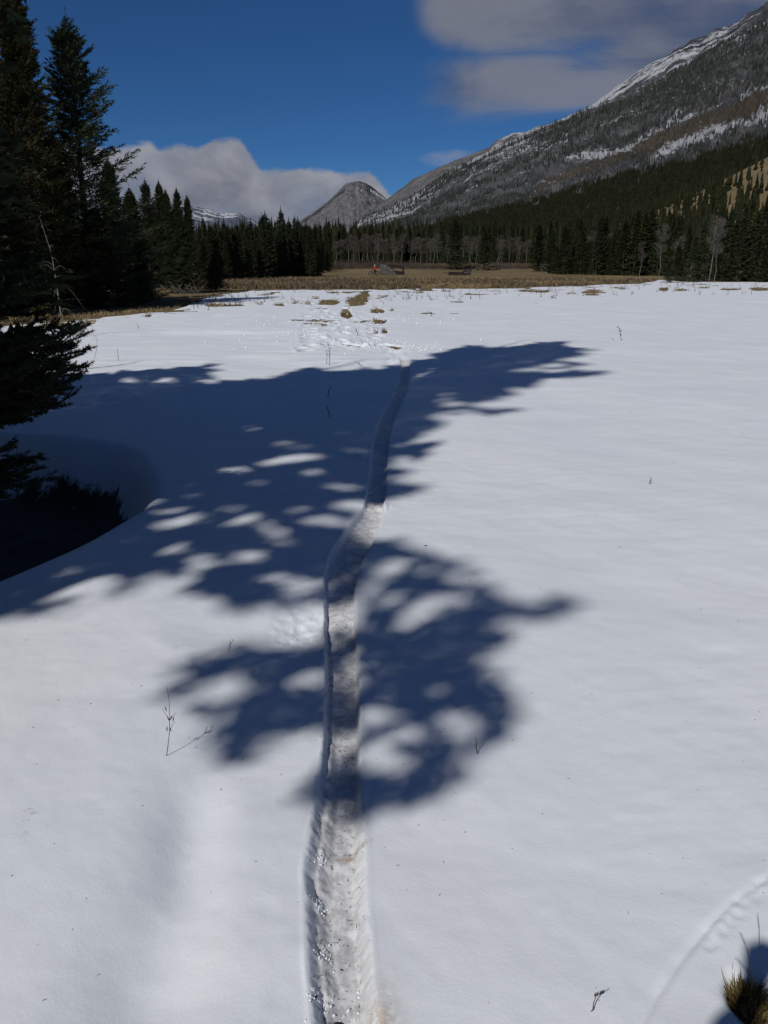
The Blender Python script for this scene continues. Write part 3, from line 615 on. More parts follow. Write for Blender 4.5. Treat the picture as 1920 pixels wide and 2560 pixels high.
def spruce(seed, H, R, nb=150, nt=22, nl=7, ll=.10, lw=.03, t0=.05, base=None, keep=None, gap=.0, limb=True, top=.55, pwr=.85):
    """returns crown verts/faces + limb segments, local coordinates"""
    rng = np.random.RandomState(seed)
    k = np.arange(nb); t = t0 + (1 - t0) * ((k + rng.rand(nb) * .8) / nb) ** .92; t = np.clip(t, 0, .995)
    phi = k * 2.39996 + rng.uniform(-.35, .35, nb); pt = np.clip((1 - t) / .10, 0, 1) ** .7; L = R * (1 - t) ** pwr * rng.uniform(.66, 1.15, nb) + .05 * R * pt
    if gap: L = L * np.where(rng.rand(nb) < gap, rng.uniform(.35, .7, nb), 1)
    a = -.30 + (top + .30) * t ** .8 + rng.uniform(-.1, .1, nb); bq = .30 * (1 - t) + .05
    s = np.linspace(.10, 1, nt)[None] + rng.uniform(-.02, .02, (nb, nt)); s = np.clip(s, .05, 1)
    hx, hy = np.cos(phi)[:, None], np.sin(phi)[:, None]
    def P(ss): 
        return np.stack([hx * L[:, None] * ss, hy * L[:, None] * ss, (t * H)[:, None] + L[:, None] * (a[:, None] * ss + bq[:, None] * ss ** 2 - .12 * ss * (1 - t)[:, None])], -1)
    B = P(s); B2 = P(np.minimum(s + .02, 1.02)); tan = norm(B2 - B)
    side = np.where(np.arange(nt) % 2 == 0, 1, -1)[None, :, None]
    sd = norm(np.cross(tan, np.array([0, 0, 1.])))
    tl = (L[:, None] * .42 * (1 - .72 * s) + (.05 * R + .06) * (.15 + .85 * pt[:, None])) * rng.uniform(.7, 1.2, (nb, nt))
    dz = rng.uniform(-.30, .10, (nb, nt, 1)) * np.array([0, 0, 1.])
    dirv = norm(tan * .75 + sd * side * (.95 - .6 * (s > .95)[..., None]) + dz)
    E = B + dirv * tl[..., None]
    B = B.reshape(-1, 3); E = E.reshape(-1, 3)
    if keep is not None:
        w = base; kk = keep(B * .35 + E * .65 + w) & keep(E + w); tip_ok = kk.reshape(nb, nt)
        B, E = B[kk], E[kk]
    fin = np.clip((H - B[:, 2]) / (.09 * H), .30, 1) if keep is None else np.ones(len(B)); V = leaves_for(rng, B, E, nl, ll * fin[:, None, None], lw * fin[:, None, None]); 
    V2 = leaves_for(rng, B + (E - B) * .3, E, max(1, nl // 3), ll * 1.2 * fin[:, None, None], lw * fin[:, None, None], .35)
    zs = np.linspace(.90 * H, 1.03 * H, 14); S0 = np.stack([0 * zs, 0 * zs, zs], -1); V3 = leaves_for(rng, S0[:-1], S0[1:], 10, ll * .55, lw * .5, .8); V = np.concatenate([V, V2, V3]) if keep is None else np.concatenate([V, V2])
    if keep is not None: V = V.reshape(-1, 3, 3); V = V[keep(V.mean(1) + base)].reshape(-1, 3)
    F = np.arange(len(V)).reshape(-1, 3)
    sg = np.linspace(0, .92, 5); PP = P(np.repeat(sg[None], nb, 0)); 
    A0 = PP[:, :-1].reshape(-1, 3); A1 = PP[:, 1:].reshape(-1, 3)
    r0 = np.repeat((.006 + .010 * L)[:, None], 4, 1) * (1 - sg[:-1])[None]; r1 = np.repeat((.006 + .010 * L)[:, None], 4, 1) * (1 - sg[1:])[None]
    r0, r1 = r0.ravel(), r1.ravel()
    if keep is not None:
        kk = keep(A1 + base) & keep((A0 + A1) / 2 + base) & keep(A0 + base); A0, A1, r0, r1 = A0[kk], A1[kk], r0[kk], r1[kk]
    return V, F, (A0, A1, r0, r1)
def tree_obj(name, loc, crown_me, trunk_me, label, cat='spruce tree', group=None, scale=1.0, rz=0.0, sx=1.0):
    e = empty(name, loc, rz, label, cat, group); e.scale = (scale * sx, scale * sx, scale)
    link('trunk', trunk_me, e); link('crown', crown_me, e); return e

# (a) big spruces of the dark stand on the left, resolved to single twigs
BIG = []
for i, (H, R, nb, gap) in enumerate([(10, 2.55, 135, .30), (10, 2.0, 240, .1), (10, 1.8, 210, .2)]):
    V, F, lim = spruce(20 + i, H, R, nb=nb, nt=32, nl=9, ll=.11, lw=.045, gap=gap, t0=.02, top=.95 if i == 0 else .75, pwr=.88)
    BIG.append((np_mesh('big_spruce_crown', V, F, M_needle), trunk_mesh('big_spruce_trunk', H, .14, lim), H))
CR2 = BIG[1][0].copy(); CR2.materials.clear(); CR2.materials.append(M_needle2)
def stand_tree(px_base, py_base, px_top, py_top, var, label, name='spruce_tree', olive=False, sx=1.0, rz=None, group='tall spruces of the dark stand on the left'):
    p = G(px_base, py_base, GR_Z); top = PD(px_top, py_top, p.y); H = top.z - p.z
    c, t, h = BIG[var]
    if olive: c = CR2
    return tree_obj(name, p, c, t, label, group=group, scale=H / h, rz=random.uniform(0, 6.28) if rz is None else rz, sx=sx)
stand_tree(235, 768, 203, 42, 0, 'tall pointed spruce with open drooping boughs against the blue sky, rightmost of the big stand', rz=2.0, sx=1.12)
stand_tree(112, 775, 98, -70, 1, 'tallest dense olive spruce whose top leaves the frame, beside the pointed one', olive=True, sx=.86)
stand_tree(2, 790, 5, 30, 2, 'dark spruce at the left frame edge with its tip just inside the frame', sx=.9)
stand_tree(50, 772, 40, 125, 1, 'shorter spruce whose tip shows between the edge tree and the tallest spruce', sx=.8)
stand_tree(-70, 795, -70, -40, 1, 'dense spruce just off the left frame edge', sx=1.0)
stand_tree(175, 758, 160, 330, 2, 'mid-height spruce filling the gap under the pointed spruce', sx=1.15)
stand_tree(300, 756, 300, 395, 2, 'lower spruce under the right boughs of the pointed spruce', sx=1.05)
stand_tree(345, 748, 352, 470, 1, 'short dense spruce at the foot of the big stand, beside the twin-tipped clump', sx=1.1)
stand_tree(60, 790, 60, 420, 2, 'broad dark spruce low in front of the stand behind the dead sapling', sx=1.5)
stand_tree(255, 770, 250, 520, 1, 'bushy young spruce right of the dead sapling at the stand foot', sx=1.7)
for px, pt, lab in [(383, 450, 'left tip of the spruce clump between the big stand and the cloud'), (416, 452, 'straight spruce second from left in the clump below the cloud'), (431, 474, 'slightly lower spruce third in the clump below the cloud'),
                    (458, 470, 'spruce with ragged sides fourth in the clump below the cloud'), (482, 488, 'rightmost and lower spruce of the clump beside the snowy mountains'), (400, 520, 'short spruce low between the first two of the clump'), (445, 525, 'short dark spruce low in the middle of the clump')]:
    stand_tree(px, 733, px, pt, (px // 7) % 3, lab, sx=1.05 if pt > 500 else .8, group='spruce clump left of the snowy mountains')
stand_tree(540, 729, 543, 640, 1, 'small bushy spruce standing alone at the left rim of the brown meadow', olive=True, sx=1.9, group=None)
stand_tree(512, 722, 508, 600, 2, 'young spruce just left behind the small bushy one', sx=1.3, group=None)
stand_tree(-40, 810, -30, 560, 2, 'low dark spruce at the left edge behind the dead sapling', sx=1.4)
stand_tree(360, 757, 362, 640, 1, 'dark little spruce at the end of the stand above the straw tussock', sx=1.7, group=None)

# (b) the near spruces beside and behind the viewer: they carry the shade that lies on the snow
def shade_tree(seed, P, H, R, label, nb=230, nt=34, nl=8, ll=.11, lw=.05, r=.16):
    base = np.array([P[0], P[1], 0.0])
    V, F, lim = spruce(seed, H, R, nb=nb, nt=nt, nl=nl, ll=ll, lw=lw, base=base, keep=keep_by_shade, t0=.05, top=.4, pwr=.72)
    e = empty('spruce_tree', (P[0], P[1], 0), 0, label, 'spruce tree'); link('trunk', trunk_mesh('shade_trunk', H, r, lim, seed=seed), e)
    return e, V
NEAR = [((-3.9, 6.0), 12.4, 1.7, 31, 'near spruce whose dark lower boughs reach in at the left frame edge'),
        ((-4.6, -1.2), 8.5, 2.7, 32, 'bushy wide spruce standing just behind and left of the viewer'),
        ((-6.9, -3.3), 17.4, 3.1, 36, 'tallest spruce behind the viewer, further back than the bushy one'),
        ((-6.9, 2.6), 12.0, 2.9, 33, 'broad spruce left of the viewer outside the frame'),
        ((-7.8, 8.0), 6.4, 2.2, 34, 'short full spruce outside the left frame edge behind the near one'),
        ((-5.6, 0.9), 9.5, 2.6, 35, 'middling spruce between the two tall ones outside the left frame edge')]
trees = []
for P, H, R, sd, lab in NEAR: trees.append(shade_tree(sd, P, H, R, lab))
# fill: short twigs wherever the crowns are too thin to throw the shade the photograph shows
cs = .09
xs = np.arange(-6, 5, cs); ys = np.arange(1.8, 20, cs); CX, CY = np.meshgrid(xs, ys); cx, cy = CX.ravel(), CY.ravel()
ok = shade_ok(cx, cy); px_, py_ = topix(cx, cy, np.zeros_like(cx)); ok &= (px_ > -250) & (py_ > 840)
rng = np.random.RandomState(5)
cover = np.zeros(CX.shape)
for e, V in trees:
    b = np.array(e.location); c = V.reshape(-1, 3, 3).mean(1) + b; k = c[:, 2] * COT
    gx, gy = c[:, 0] + k * SDX, c[:, 1] + k * SDY
    ix = ((gx - xs[0]) / cs).astype(int); iy = ((gy - ys[0]) / cs).astype(int); m = (ix >= 0) & (ix < len(xs)) & (iy >= 0) & (iy < len(ys))
    np.add.at(cover, (iy[m], ix[m]), .5 * .11 * .05 / cs ** 2 * .55)
cov = cover.ravel(); need = np.where(ok & (cov < 2.6))[0]
fills = [[] for _ in NEAR]
for rep in range(3):
    for i in need:
        if rep and cov[i] > 1.3: continue
        best = None
        for j, (P, H, R, sd, lab) in enumerate(NEAR):
            h = np.linspace(3.0 if j == 0 else 1.2, H * .985, 34) + rng.uniform(-.15, .15, 34)
            sx_, sy_ = cx[i] - h * COT * SDX, cy[i] - h * COT * SDY
            rr = np.hypot(sx_ - P[0], sy_ - P[1]); env = R * np.clip(1 - h / H, 0, 1) ** .72 * 1.12 + .12
            sc = np.maximum(0, rr - env) / R + rng.rand(34) * .12 + np.maximum(0, 10 - h) * .035; k = int(sc.argmin())
            if best is None or sc[k] < best[0]: best = (sc[k], j, sx_[k], sy_[k], h[k])
        sc, j, sx_, sy_, h = best
        if sc > 1.0: continue
        fills[j].append((sx_ - NEAR[j][0][0], sy_ - NEAR[j][0][1], h))
for j, (e, V) in enumerate(trees):
    Fl = np.array(fills[j]).reshape(-1, 3)
    if len(Fl):
        hd = norm(Fl * [1, 1, 0] + 1e-6); tg = np.cross(hd, [0, 0, 1.]) * rng.choice([-1, 1], (len(Fl), 1))
        d = norm(hd + tg * rng.uniform(-.8, .8, (len(Fl), 1)) + [0, 0, .15]); P0 = Fl - d * .07; P1 = Fl + d * .07
        V2 = leaves_for(rng, P0, P1, 8, .09, .045, 1.1)
        V2 = V2.reshape(-1, 3, 3); V2 = V2[keep_by_shade(V2.mean(1) + np.array(e.location))].reshape(-1, 3); V = np.concatenate([V, V2])
        # thin wood joining the added sprays to the trunk
        far = Fl[:: 14]; st = far * [.15, .15, 1] - [0, 0, .1]
        md = (far + st) / 2 - [0, 0, .06]
        kk = np.ones(len(md), bool)
        for q in np.linspace(.1, 1, 9): kk &= keep_by_shade(st + (far - st) * q + np.array(e.location))
        LV, LF = tubes(st[kk], far[kk], .012, .005); tm = [c for c in e.children if c.name.startswith('trunk')][0].data
        n0 = len(tm.vertices); co = np.zeros(n0 * 3, np.float32); tm.vertices.foreach_get('co', co); fc = np.zeros(len(tm.polygons) * 4, np.int32); tm.polygons.foreach_get('vertices', fc)
        [c for c in e.children if c.name.startswith('trunk')][0].data = np_mesh('near_trunk', np.concatenate([co.reshape(-1, 3), LV]), np.concatenate([fc.reshape(-1, 4), LF + n0]), M_bark, True)
    link('crown', np_mesh('near_crown', V, np.arange(len(V)).reshape(-1, 3), M_needle), e)
print('fill', [len(f) for f in fills], 'crown tris', [len(V) // 3 for e, V in trees])

# lower boughs of the near spruce, with single needles
def bough(rng, A, B, droop=.1, nt=26, sub=4, tl=.34, nlen=.024, nn=58, up=.45):
    A, B = np.array(A, float), np.array(B, float); L = np.linalg.norm(B - A)
    s = np.linspace(.22, 1, nt); f = lambda q: A + (B - A) * q[:, None] + np.array([0, 0, 1.]) * (-droop * 5 * q * (1 - q) - .35 * droop * (q > .8) * 0)[:, None] * L
    C = f(s); tan = norm(f(s + .01) - C); sd = norm(np.cross(tan, [0, 0, 1.])) * np.where(np.arange(nt) % 2 == 0, 1, -1)[:, None]
    ln = tl * (1 - .6 * s) * rng.uniform(.7, 1.25, nt); d = norm(tan * .8 + sd * .85 + np.array([0, 0, 1.]) * rng.uniform(-.25, up, (nt, 1)))
    E = C + d * ln[:, None]; segs0, segs1 = [C], [E]
    for k in range(sub):
        q = .25 + .65 * k / sub + rng.uniform(-.05, .05, nt); S = C + (E - C) * q[:, None]; sd2 = norm(np.cross(d, [0, 0, 1.])) * (1 if k % 2 else -1)
        dd = norm(d * .85 + sd2 * .7 + np.array([0, 0, 1.]) * rng.uniform(-.2, up * 1.2, (nt, 1))); segs0.append(S); segs1.append(S + dd * (ln * (.5 - .3 * q) + .05)[:, None])
    m0 = f(np.linspace(.15, .97, 12)); m1 = f(np.linspace(.15, .97, 12) + .075); m1[-1] = f(np.array([1.04]))[0]
    P0 = np.concatenate(segs0 + [m0]); P1 = np.concatenate(segs1 + [m1])
    Vn = leaves_for(rng, P0, P1, nn, nlen, .0062, 1.1)
    w0 = f(np.linspace(0, .9, 8)); w1 = f(np.linspace(.13, 1.0, 8)); WV, WF = tubes(np.concatenate([w0, P0]), np.concatenate([w1, P1]), np.concatenate([np.linspace(.018, .006, 8), np.full(len(P0), .0035)]), np.concatenate([np.linspace(.016, .004, 8), np.full(len(P0), .0018)]))
    return Vn, WV, WF
T0 = np.array([-3.9, 6.0])
def tr_pt(h, a=0): return (T0[0] + .08 * math.cos(a), T0[1] + .08 * math.sin(a), h)
tips = []
for x, y, D in [(a - (62 if a > 0 else 0), b - (25 if b > 950 else 0), c) for a, b, c in [(190,1010,5.3),(150,1070,5.2),(225,850,5.2),(205,840,5.0),(180,825,5.4),(150,835,5.1),(175,990,5.0),(100,1080,5.2),(232,835,5.7),(225,862,5.5),(236,884,5.3),(222,905,5.8),(228,925,5.2),(205,955,5.6),(216,985,5.4),(196,1000,5.1),(200,1040,5.4),(170,1060,5.0),(120,860,5.0),(80,880,4.9),(60,930,5.2),(90,960,4.8),(40,1000,5.0),(100,1020,5.1),
                (20,850,6.2),(60,870,6.6),(30,1050,5.2),(120,1080,5.6),(70,1100,5.0),(10,900,4.8),(150,900,6.2),(150,960,6.4),(60,790,6.0),(30,760,5.7),(-20,740,5.6),(10,1110,4.8),(-60,980,4.7),(160,930,5.2),(130,1000,5.6),(40,970,5.4),
                (110,905,5.6),(10,940,5.6),(-40,860,5.2),(-40,1040,4.9),(90,1000,5.9),(-20,920,5.0),(60,1040,5.6),(20,1010,6.3),(-30,700,5.8),(-60,620,5.7),(-60,540,5.9),(120,940,4.9),(160,1015,5.9)] if b < 1045]: tips.append(PD(x, y, D))
rngb = np.random.RandomState(12)
Vs, WVs, WFs, off = [], [], [], 0
for i, tp in enumerate(tips):
    h0 = max(.15, tp.z + rngb.uniform(-.15, .20)); a, b, c = bough(rngb, tr_pt(h0, rngb.uniform(-2, 1)), tp, droop=rngb.uniform(.05, .16))
    Vs.append(a); WVs.append(b); WFs.append(c + off); off += len(b)
Vb = np.concatenate(Vs); loc0 = np.array([T0[0], T0[1], 0])
link('lower_boughs', np_mesh('lower_boughs', Vb - loc0, np.arange(len(Vb)).reshape(-1, 3), M_needle), trees[0][0])
link('bough_wood', np_mesh('bough_wood', np.concatenate(WVs) - loc0, np.concatenate(WFs), M_bark), trees[0][0])
# drooping boughs that rest in the hollow
Vs, WVs, WFs, off = [], [], [], 0
for x, y, D in [(60,1150,5.3),(40,1190,5.2),(-20,1130,5.1),(70,1215,5.0),(-20,1200,4.9),(20,1170,5.4),(-40,1240,4.9)]:
    tp = PD(x, y, D); tp.z = max(tp.z, -.50)
    a, b, c = bough(rngb, tr_pt(.25, 0), tp, droop=.03, nt=24, sub=4, tl=.36, nn=50, up=.25); Vs.append(a); WVs.append(b); WFs.append(c + off); off += len(b)
Vb = np.concatenate(Vs)
link('ground_boughs', np_mesh('ground_boughs', Vb - loc0, np.arange(len(Vb)).reshape(-1, 3), M_needle), trees[0][0])
link('bough_wood', np_mesh('bough_wood2', np.concatenate(WVs) - loc0, np.concatenate(WFs), M_bark), trees[0][0])

# (c) treeline conifers: shared meshes
MID = []
for i, (R, nb, gap, pw) in enumerate([(1.6, 95, .2, 1.0), (1.35, 90, .1, 1.1), (1.8, 100, .15, .95), (1.2, 85, .3, 1.0), (1.5, 80, .4, .95), (2.0, 110, .1, 1.0)]):
    V, F, lim = spruce(60 + i, 10, R, nb=nb, nt=12, nl=5, ll=.22, lw=.11, gap=gap, t0=.03, top=.4, pwr=pw)
    MID.append((np_mesh('treeline_crown', V, F, M_needle), trunk_mesh('treeline_trunk', 10, .13, None, seed=i)))
MID2 = []
for c, t in MID:
    c2 = c.copy(); c2.materials.clear(); c2.materials.append(M_needle2); MID2.append((c2, t))
rt = random.Random(3)
def place_mid(px, pyb, pyt, Y, label, group, olive=False, sx=1.0):
    p = PD(px, pyb, Y); p.z = float(gz(p.x, p.y)) + GR_Z; top = PD(px, pyt, Y); H = top.z - p.z
    c, t = (MID2 if olive else MID)[rt.randrange(6)]
    e = tree_obj('spruce_tree', p, c, t, label, group=group, scale=H / 10, rz=rt.uniform(0, 6.28), sx=sx)
    if group: PEND.append((e, px, H, Y, 'spruce', olive, sx))
    return e
PEND = []
GL = 'dark spruces crowding the treeline left of the dome mountain'
# left treeline, close packed: tops traced, bases along the meadow rim
leftTops = [(505,560),(518,552),(530,556),(545,552),(556,566),(566,548),(575,560),(586,562),(598,556),(612,552),(623,560),(632,548),(645,558),(655,545),(661,536),(668,530),(678,552),(690,560),(698,545),(707,520),(716,552),(726,548),(740,540),(748,545),(758,560),(768,555),(775,566),(790,560)]
for k, (x, t) in enumerate(leftTops):
    lab = 'tallest spike-topped spruce of the treeline left of the dome mountain' if x == 707 else 'narrow spruce with twin neighbours just left of the tallest treeline spruce' if x == 668 else 'dark spruce in the close-packed treeline left of the dome mountain'
    place_mid(x, 690, t, 100 + (x - 500) * .12 + rt.uniform(-6, 12), lab, None if x in (707, 668) else GL)
for k in range(46):
    x = 500 + 300 * (k + rt.random()) / 46; place_mid(x, 690, 575 + rt.uniform(-8, 30), 95 + (x - 500) * .16 + rt.uniform(-4, 4), 'dark spruce in the close-packed treeline left of the dome mountain', GL, sx=1.15, olive=rt.random() < .15)
for k in range(14):
    x = 790 + 36 * (k + rt.random()) / 14; place_mid(x, 670, 590 + rt.uniform(-25, 30) , 170 + rt.uniform(0, 30), 'dark spruce in the close-packed treeline left of the dome mountain', GL)
GC = 'dark spruces behind the bare aspens below the valley end'
for k in range(60):
    x = 800 + 700 * (k + rt.random()) / 60; yt = 562 + rt.uniform(-8, 16) - (8 if rt.random() < .15 else 0) - max(0, x - 1150) * .05
    place_mid(x, 650, yt, 235 + rt.uniform(0, 50), 'dark spruce behind the bare aspens below the valley end', GC, olive=rt.random() < .3)
place_mid(1137, 667, 545, 190, 'broad dark spruce standing forward at the meadow edge, left of the pair', None, sx=1.5)
place_mid(1210, 669, 573, 186, 'full skirted spruce alone at the meadow edge right of the lone broad one', None, sx=1.6)
place_mid(1345, 664, 560, 180, 'dark conical spruce in front of the aspens right of the full skirted one', None, sx=1.9)
GRt = 'mixed spruces of the treeline right of the ruins'
for k in range(62):
    x = 1370 + 330 * (k + rt.random()) / 62; place_mid(x, 670, 575 - (x - 1370) * .10 + rt.uniform(-30, 45), 165 - (x - 1370) * .1 + rt.uniform(-3, 25), 'spruce in the mixed treeline right of the ruins', GRt, olive=rt.random() < .3, sx=rt.uniform(.9, 1.4))
GR = 'spruces of the near right clump at the edge of the snow'
spec = {1712: 'leftmost rounded spruce of the near right clump', 1760: 'olive spruce in the near right clump behind the pale aspen', 1860: 'tall yellowish spruce near the right frame edge'}
for k, (x, t, ol, sx) in enumerate([(1668,655,0,1.6),(1690,610,1,1.5),(1712,560,1,1.3),(1730,585,0,1.2),(1748,545,0,1.0),(1760,520,1,1.0),(1778,575,0,1.1),(1795,530,0,1.1),(1812,515,0,1.0),(1828,545,1,1.2),(1845,510,0,1.1),(1860,490,1,1.0),(1878,530,0,1.2),(1895,505,0,1.1),(1912,540,1,1.1),(1930,480,0,1.1),(1960,500,0,1.2),
                                    (1700,650,0,1.8),(1742,630,1,1.6),(1790,640,0,1.7),(1822,625,0,1.7),(1868,640,1,1.6),(1905,620,0,1.7),(1990,560,0,1.3)]):
    place_mid(x, 705, t, 88 + rt.uniform(-1, 8), spec.get(x, 'spruce in the near right clump at the edge of the snow'), None if x in spec else GR, olive=bool(ol), sx=sx)

# (d) bare aspens
def aspen_meshes(seed, H=10, lean=0.0):
    rng = np.random.RandomState(seed); nz = 10; zz = np.linspace(-.2, H * .93, nz); c = np.cumsum(rng.normal(0, .15, (nz, 2)), 0) + np.outer(zz, [lean, 0]); V = []
    for i, z in enumerate(zz):
        r = .095 * (1 - z / H) ** .7 + .010
        for k in range(6): a = math.pi * k / 3; V.append((c[i, 0] + r * math.cos(a), c[i, 1] + r * math.sin(a), z))
    F = [[i * 6 + k, i * 6 + (k + 1) % 6, (i + 1) * 6 + (k + 1) % 6, (i + 1) * 6 + k] for i in range(nz - 1) for k in range(6)]
    nbr = 42; z = H * rng.uniform(.38, .93, nbr); A = np.stack([np.interp(z, zz, c[:, 0]), np.interp(z, zz, c[:, 1]), z], -1); ph = rng.uniform(0, 6.28, nbr); L = (1.9 * (1 - (z / H - .5) ** 2 * 2)) * rng.uniform(.4, 1.1, nbr) * .9
    d = norm(np.stack([np.cos(ph), np.sin(ph), rng.uniform(.5, 1.3, nbr)], -1)); B = A + d * L[:, None]
    P0, P1 = [A], [B]
    for r_ in range(2):
        for q in (.3, .5, .7, .85, 1.0):
            S = P0[0] + (P1[0] - P0[0]) * q; dd = norm(d + rng.normal(0, .55, d.shape)); P0.append(S); P1.append(S + dd * (L * .38)[:, None])
    A2, B2 = np.concatenate(P0[1:]), np.concatenate(P1[1:]); S = A2 + (B2 - A2) * rng.uniform(.4, 1, (len(A2), 1)); dd = norm(norm(B2 - A2) + rng.normal(0, .6, A2.shape)); P0.append(S); P1.append(S + dd * .38)
    S = A2 + (B2 - A2) * rng.uniform(.2, .8, (len(A2), 1)); dd = norm(norm(B2 - A2) + rng.normal(0, .6, A2.shape)); P0.append(S); P1.append(S + dd * .38)
    n1 = nbr; P0, P1 = np.concatenate(P0), np.concatenate(P1); r0 = np.full(len(P0), .013); r0[:n1] = .022; TV, TF = tubes(P0, P1, r0, r0 * .5)
    return np_mesh('aspen_crown', TV, TF, M_twig), np_mesh('aspen_trunk', np.array(V), np.array(F), M_aspen, True)
ASP = [aspen_meshes(90 + i, lean=l) for i, l in enumerate((0, .03, -.05, .09, -.02))]
def aspen(px, pyt, Y, label, group, scale_x=1.0, zb=None):
    p = PD(px, 660, Y); p.z = float(gz(p.x, p.y)) + GR_Z; top = PD(px, pyt, Y); H = top.z - p.z; c, t = ASP[rt.randrange(5)]
    e = tree_obj('aspen_tree', p, c, t, label, 'aspen tree', group, scale=H / 10, rz=rt.uniform(-.8, .8), sx=scale_x)
    if group: PEND.append((e, px, H, Y, 'aspen', False, 1))
    return e
GA = 'bare pale aspens along the far side of the meadow'
for k, x in enumerate([870,883,899,908,915,924,935,946,949,962,979,990,1005,1018,1040,1052,1068,1075,1085,1095,1110,1125,1155,1165,1178,1190,1237,1246,1256,1270,1286,1299,1315,1380,1395,1410,1433,1445,1462,1480,1495,1499,1515,1536,1560,1590,1610,840,855]):
    aspen(x + rt.uniform(-2, 2), 588 + rt.uniform(-6, 16) - max(0, x - 1350) * .06, 222 - max(0, x - 1350) * .28 + rt.uniform(-8, 8), 'bare pale-trunked aspen on the far side of the meadow', GA, 1.25)
aspen(1649, 560, 128, 'straight bright-trunked aspen at the left side of the near right clump', None, .9)
aspen(1777, 535, 84.5, 'pale crooked aspen standing in front of the near right clump', None, .9)
aspen(1789, 545, 85.5, 'thinner aspen close behind the crooked pale one', None, .7)
aspen(1600, 600, 135, 'small grey aspen before the dark spruces near the right clump', None, 1.0)
aspen(1690, 590, 92, 'grey bare aspen at the left end of the near right clump', None, 1.0)

def name_rows():
    marks = [(0, 'below the blue snowy mountains'), (575, 'below the level cloud beside the tall spike'), (650, 'around the tallest spike of the left treeline'), (730, 'under the left foot of the dome mountain'), (800, 'under the left flank of the dome mountain'),
             (880, 'straight under the dome summit'), (940, 'behind the person and the leaning shack'), (1015, 'between the shack and the collapsed log heap'), (1110, 'above the collapsed log heap'), (1190, 'just right of the full skirted spruce'),
             (1270, 'left of the conical dark spruce'), (1345, 'right of the conical dark spruce'), (1430, 'at the middle of the right treeline'), (1510, 'where the right treeline darkens'), (1590, 'left of the near right clump'),
             (1660, 'at the left end of the near right clump'), (1740, 'around the crooked pale aspen'), (1820, 'right of the crooked pale aspen'), (1900, 'at the right frame edge')]
    words = ['first', 'second', 'third', 'fourth', 'fifth', 'sixth', 'seventh', 'eighth', 'ninth', 'tenth', 'eleventh', 'twelfth', 'thirteenth', 'fourteenth', 'fifteenth', 'sixteenth', 'seventeenth', 'eighteenth', 'nineteenth', 'twentieth']
    bins = {}
    for e, px, H, Y, kind, ol, sx in PEND:
        k = max(i for i, (x, _) in enumerate(marks) if px >= x); adj = ('olive' if ol else 'dark') if kind == 'spruce' else 'bare pale'
        if kind == 'spruce': adj = ('broad ' if sx > 1.2 else '') + ('tall ' if H > 10.5 else 'short ' if H < 7.5 else '') + adj
        bins.setdefault((k, adj, kind), []).append((px, e))
    for (k, adj, kind), L in bins.items():
        L.sort(key=lambda q: q[0])
        for i, (px, e) in enumerate(L): e['label'] = f"{adj} {kind} {marks[k][1]}" + (f", {words[min(i, 19)]} from left" if len(L) > 1 else '')
name_rows()

# (e) forest masses beyond: one mesh of small ragged conifers each
def forest_mass(name, label, P, H, R, mat, seed, tiers=3):
    rng = np.random.RandomState(seed); n = len(P); V, F = [], []; off = 0; k = 5
    for j in range(tiers):
        z0 = H * (.02 + j * .29) ; z1 = np.minimum(H, z0 + H * .52); rr = R * (1 - j * .30)
        if j == tiers - 1: z1 = H
        ph = rng.uniform(0, 6.28, n); ring = []
        for q in range(k):
            a = ph + 2 * math.pi * q / k; jr = rr * rng.uniform(.6, 1.25, n); ring.append(np.stack([P[:, 0] + jr * np.cos(a), P[:, 1] + jr * np.sin(a), P[:, 2] + z0 - H * rng.uniform(0, .07, n)], -1))
        tip = P + np.stack([0 * H, 0 * H, z1], -1); A = np.stack(ring + [tip], 1).reshape(-1, 3); b = (np.arange(n) * (k + 1))[:, None] + off
        F.append(np.concatenate([b + [[q, (q + 1) % k, k]] for q in range(k)])); V.append(A); off += len(A)
    o = link(name, np_mesh(name, np.concatenate(V), np.concatenate(F), mat)); return tag(o, label, 'forest', kind='stuff')
def forest_mat(name, c1, c2, scale):
    m, nt, b = mat_new(name); f = n_noise(nt, scale, 3, .7, n_pos(nt)); nt.links.new(n_mix(nt, n_step(nt, f, .35, .65), c1, c2), b.inputs['Base Color']); b.inputs['Roughness'].default_value = .95; b.inputs['Specular IOR Level'].default_value = .05; return m
M_f1 = forest_mat('valley_forest', (.009, .012, .006), (.024, .024, .011), .12)
M_f3 = forest_mat('lower_slope_forest', (.007, .009, .005), (.020, .021, .010), .09)
M_f2 = forest_mat('slope_forest', (.018, .021, .018), (.048, .052, .048), .05)
rng = np.random.RandomState(8)
n = 15000
Yv = 255 * np.exp(rng.rand(n) * math.log(1900 / 255)); Xv = Yv * rng.uniform(-.62, .72, n)
zv = gz(Xv, Yv); pxv, pyv = topix(Xv, Yv, zv)
hill = (pxv > 1730 + 60 * fbm(Xv * .02, Yv * .02, 2, 4)) & (pyv < 462) & (pyv > 330) & (Yv < 760)
keepm = ~hill | (rng.rand(n) < .30); Xv, Yv, zv = Xv[keepm], Yv[keepm], zv[keepm]; Hh = rng.uniform(7, 14, len(Xv))
forest_mass('valley_forest', 'dense dark conifer forest filling the valley floor behind the treeline', np.stack([Xv, Yv, zv], -1), Hh, Hh * rng.uniform(.13, .2, len(Xv)), M_f1, 2)
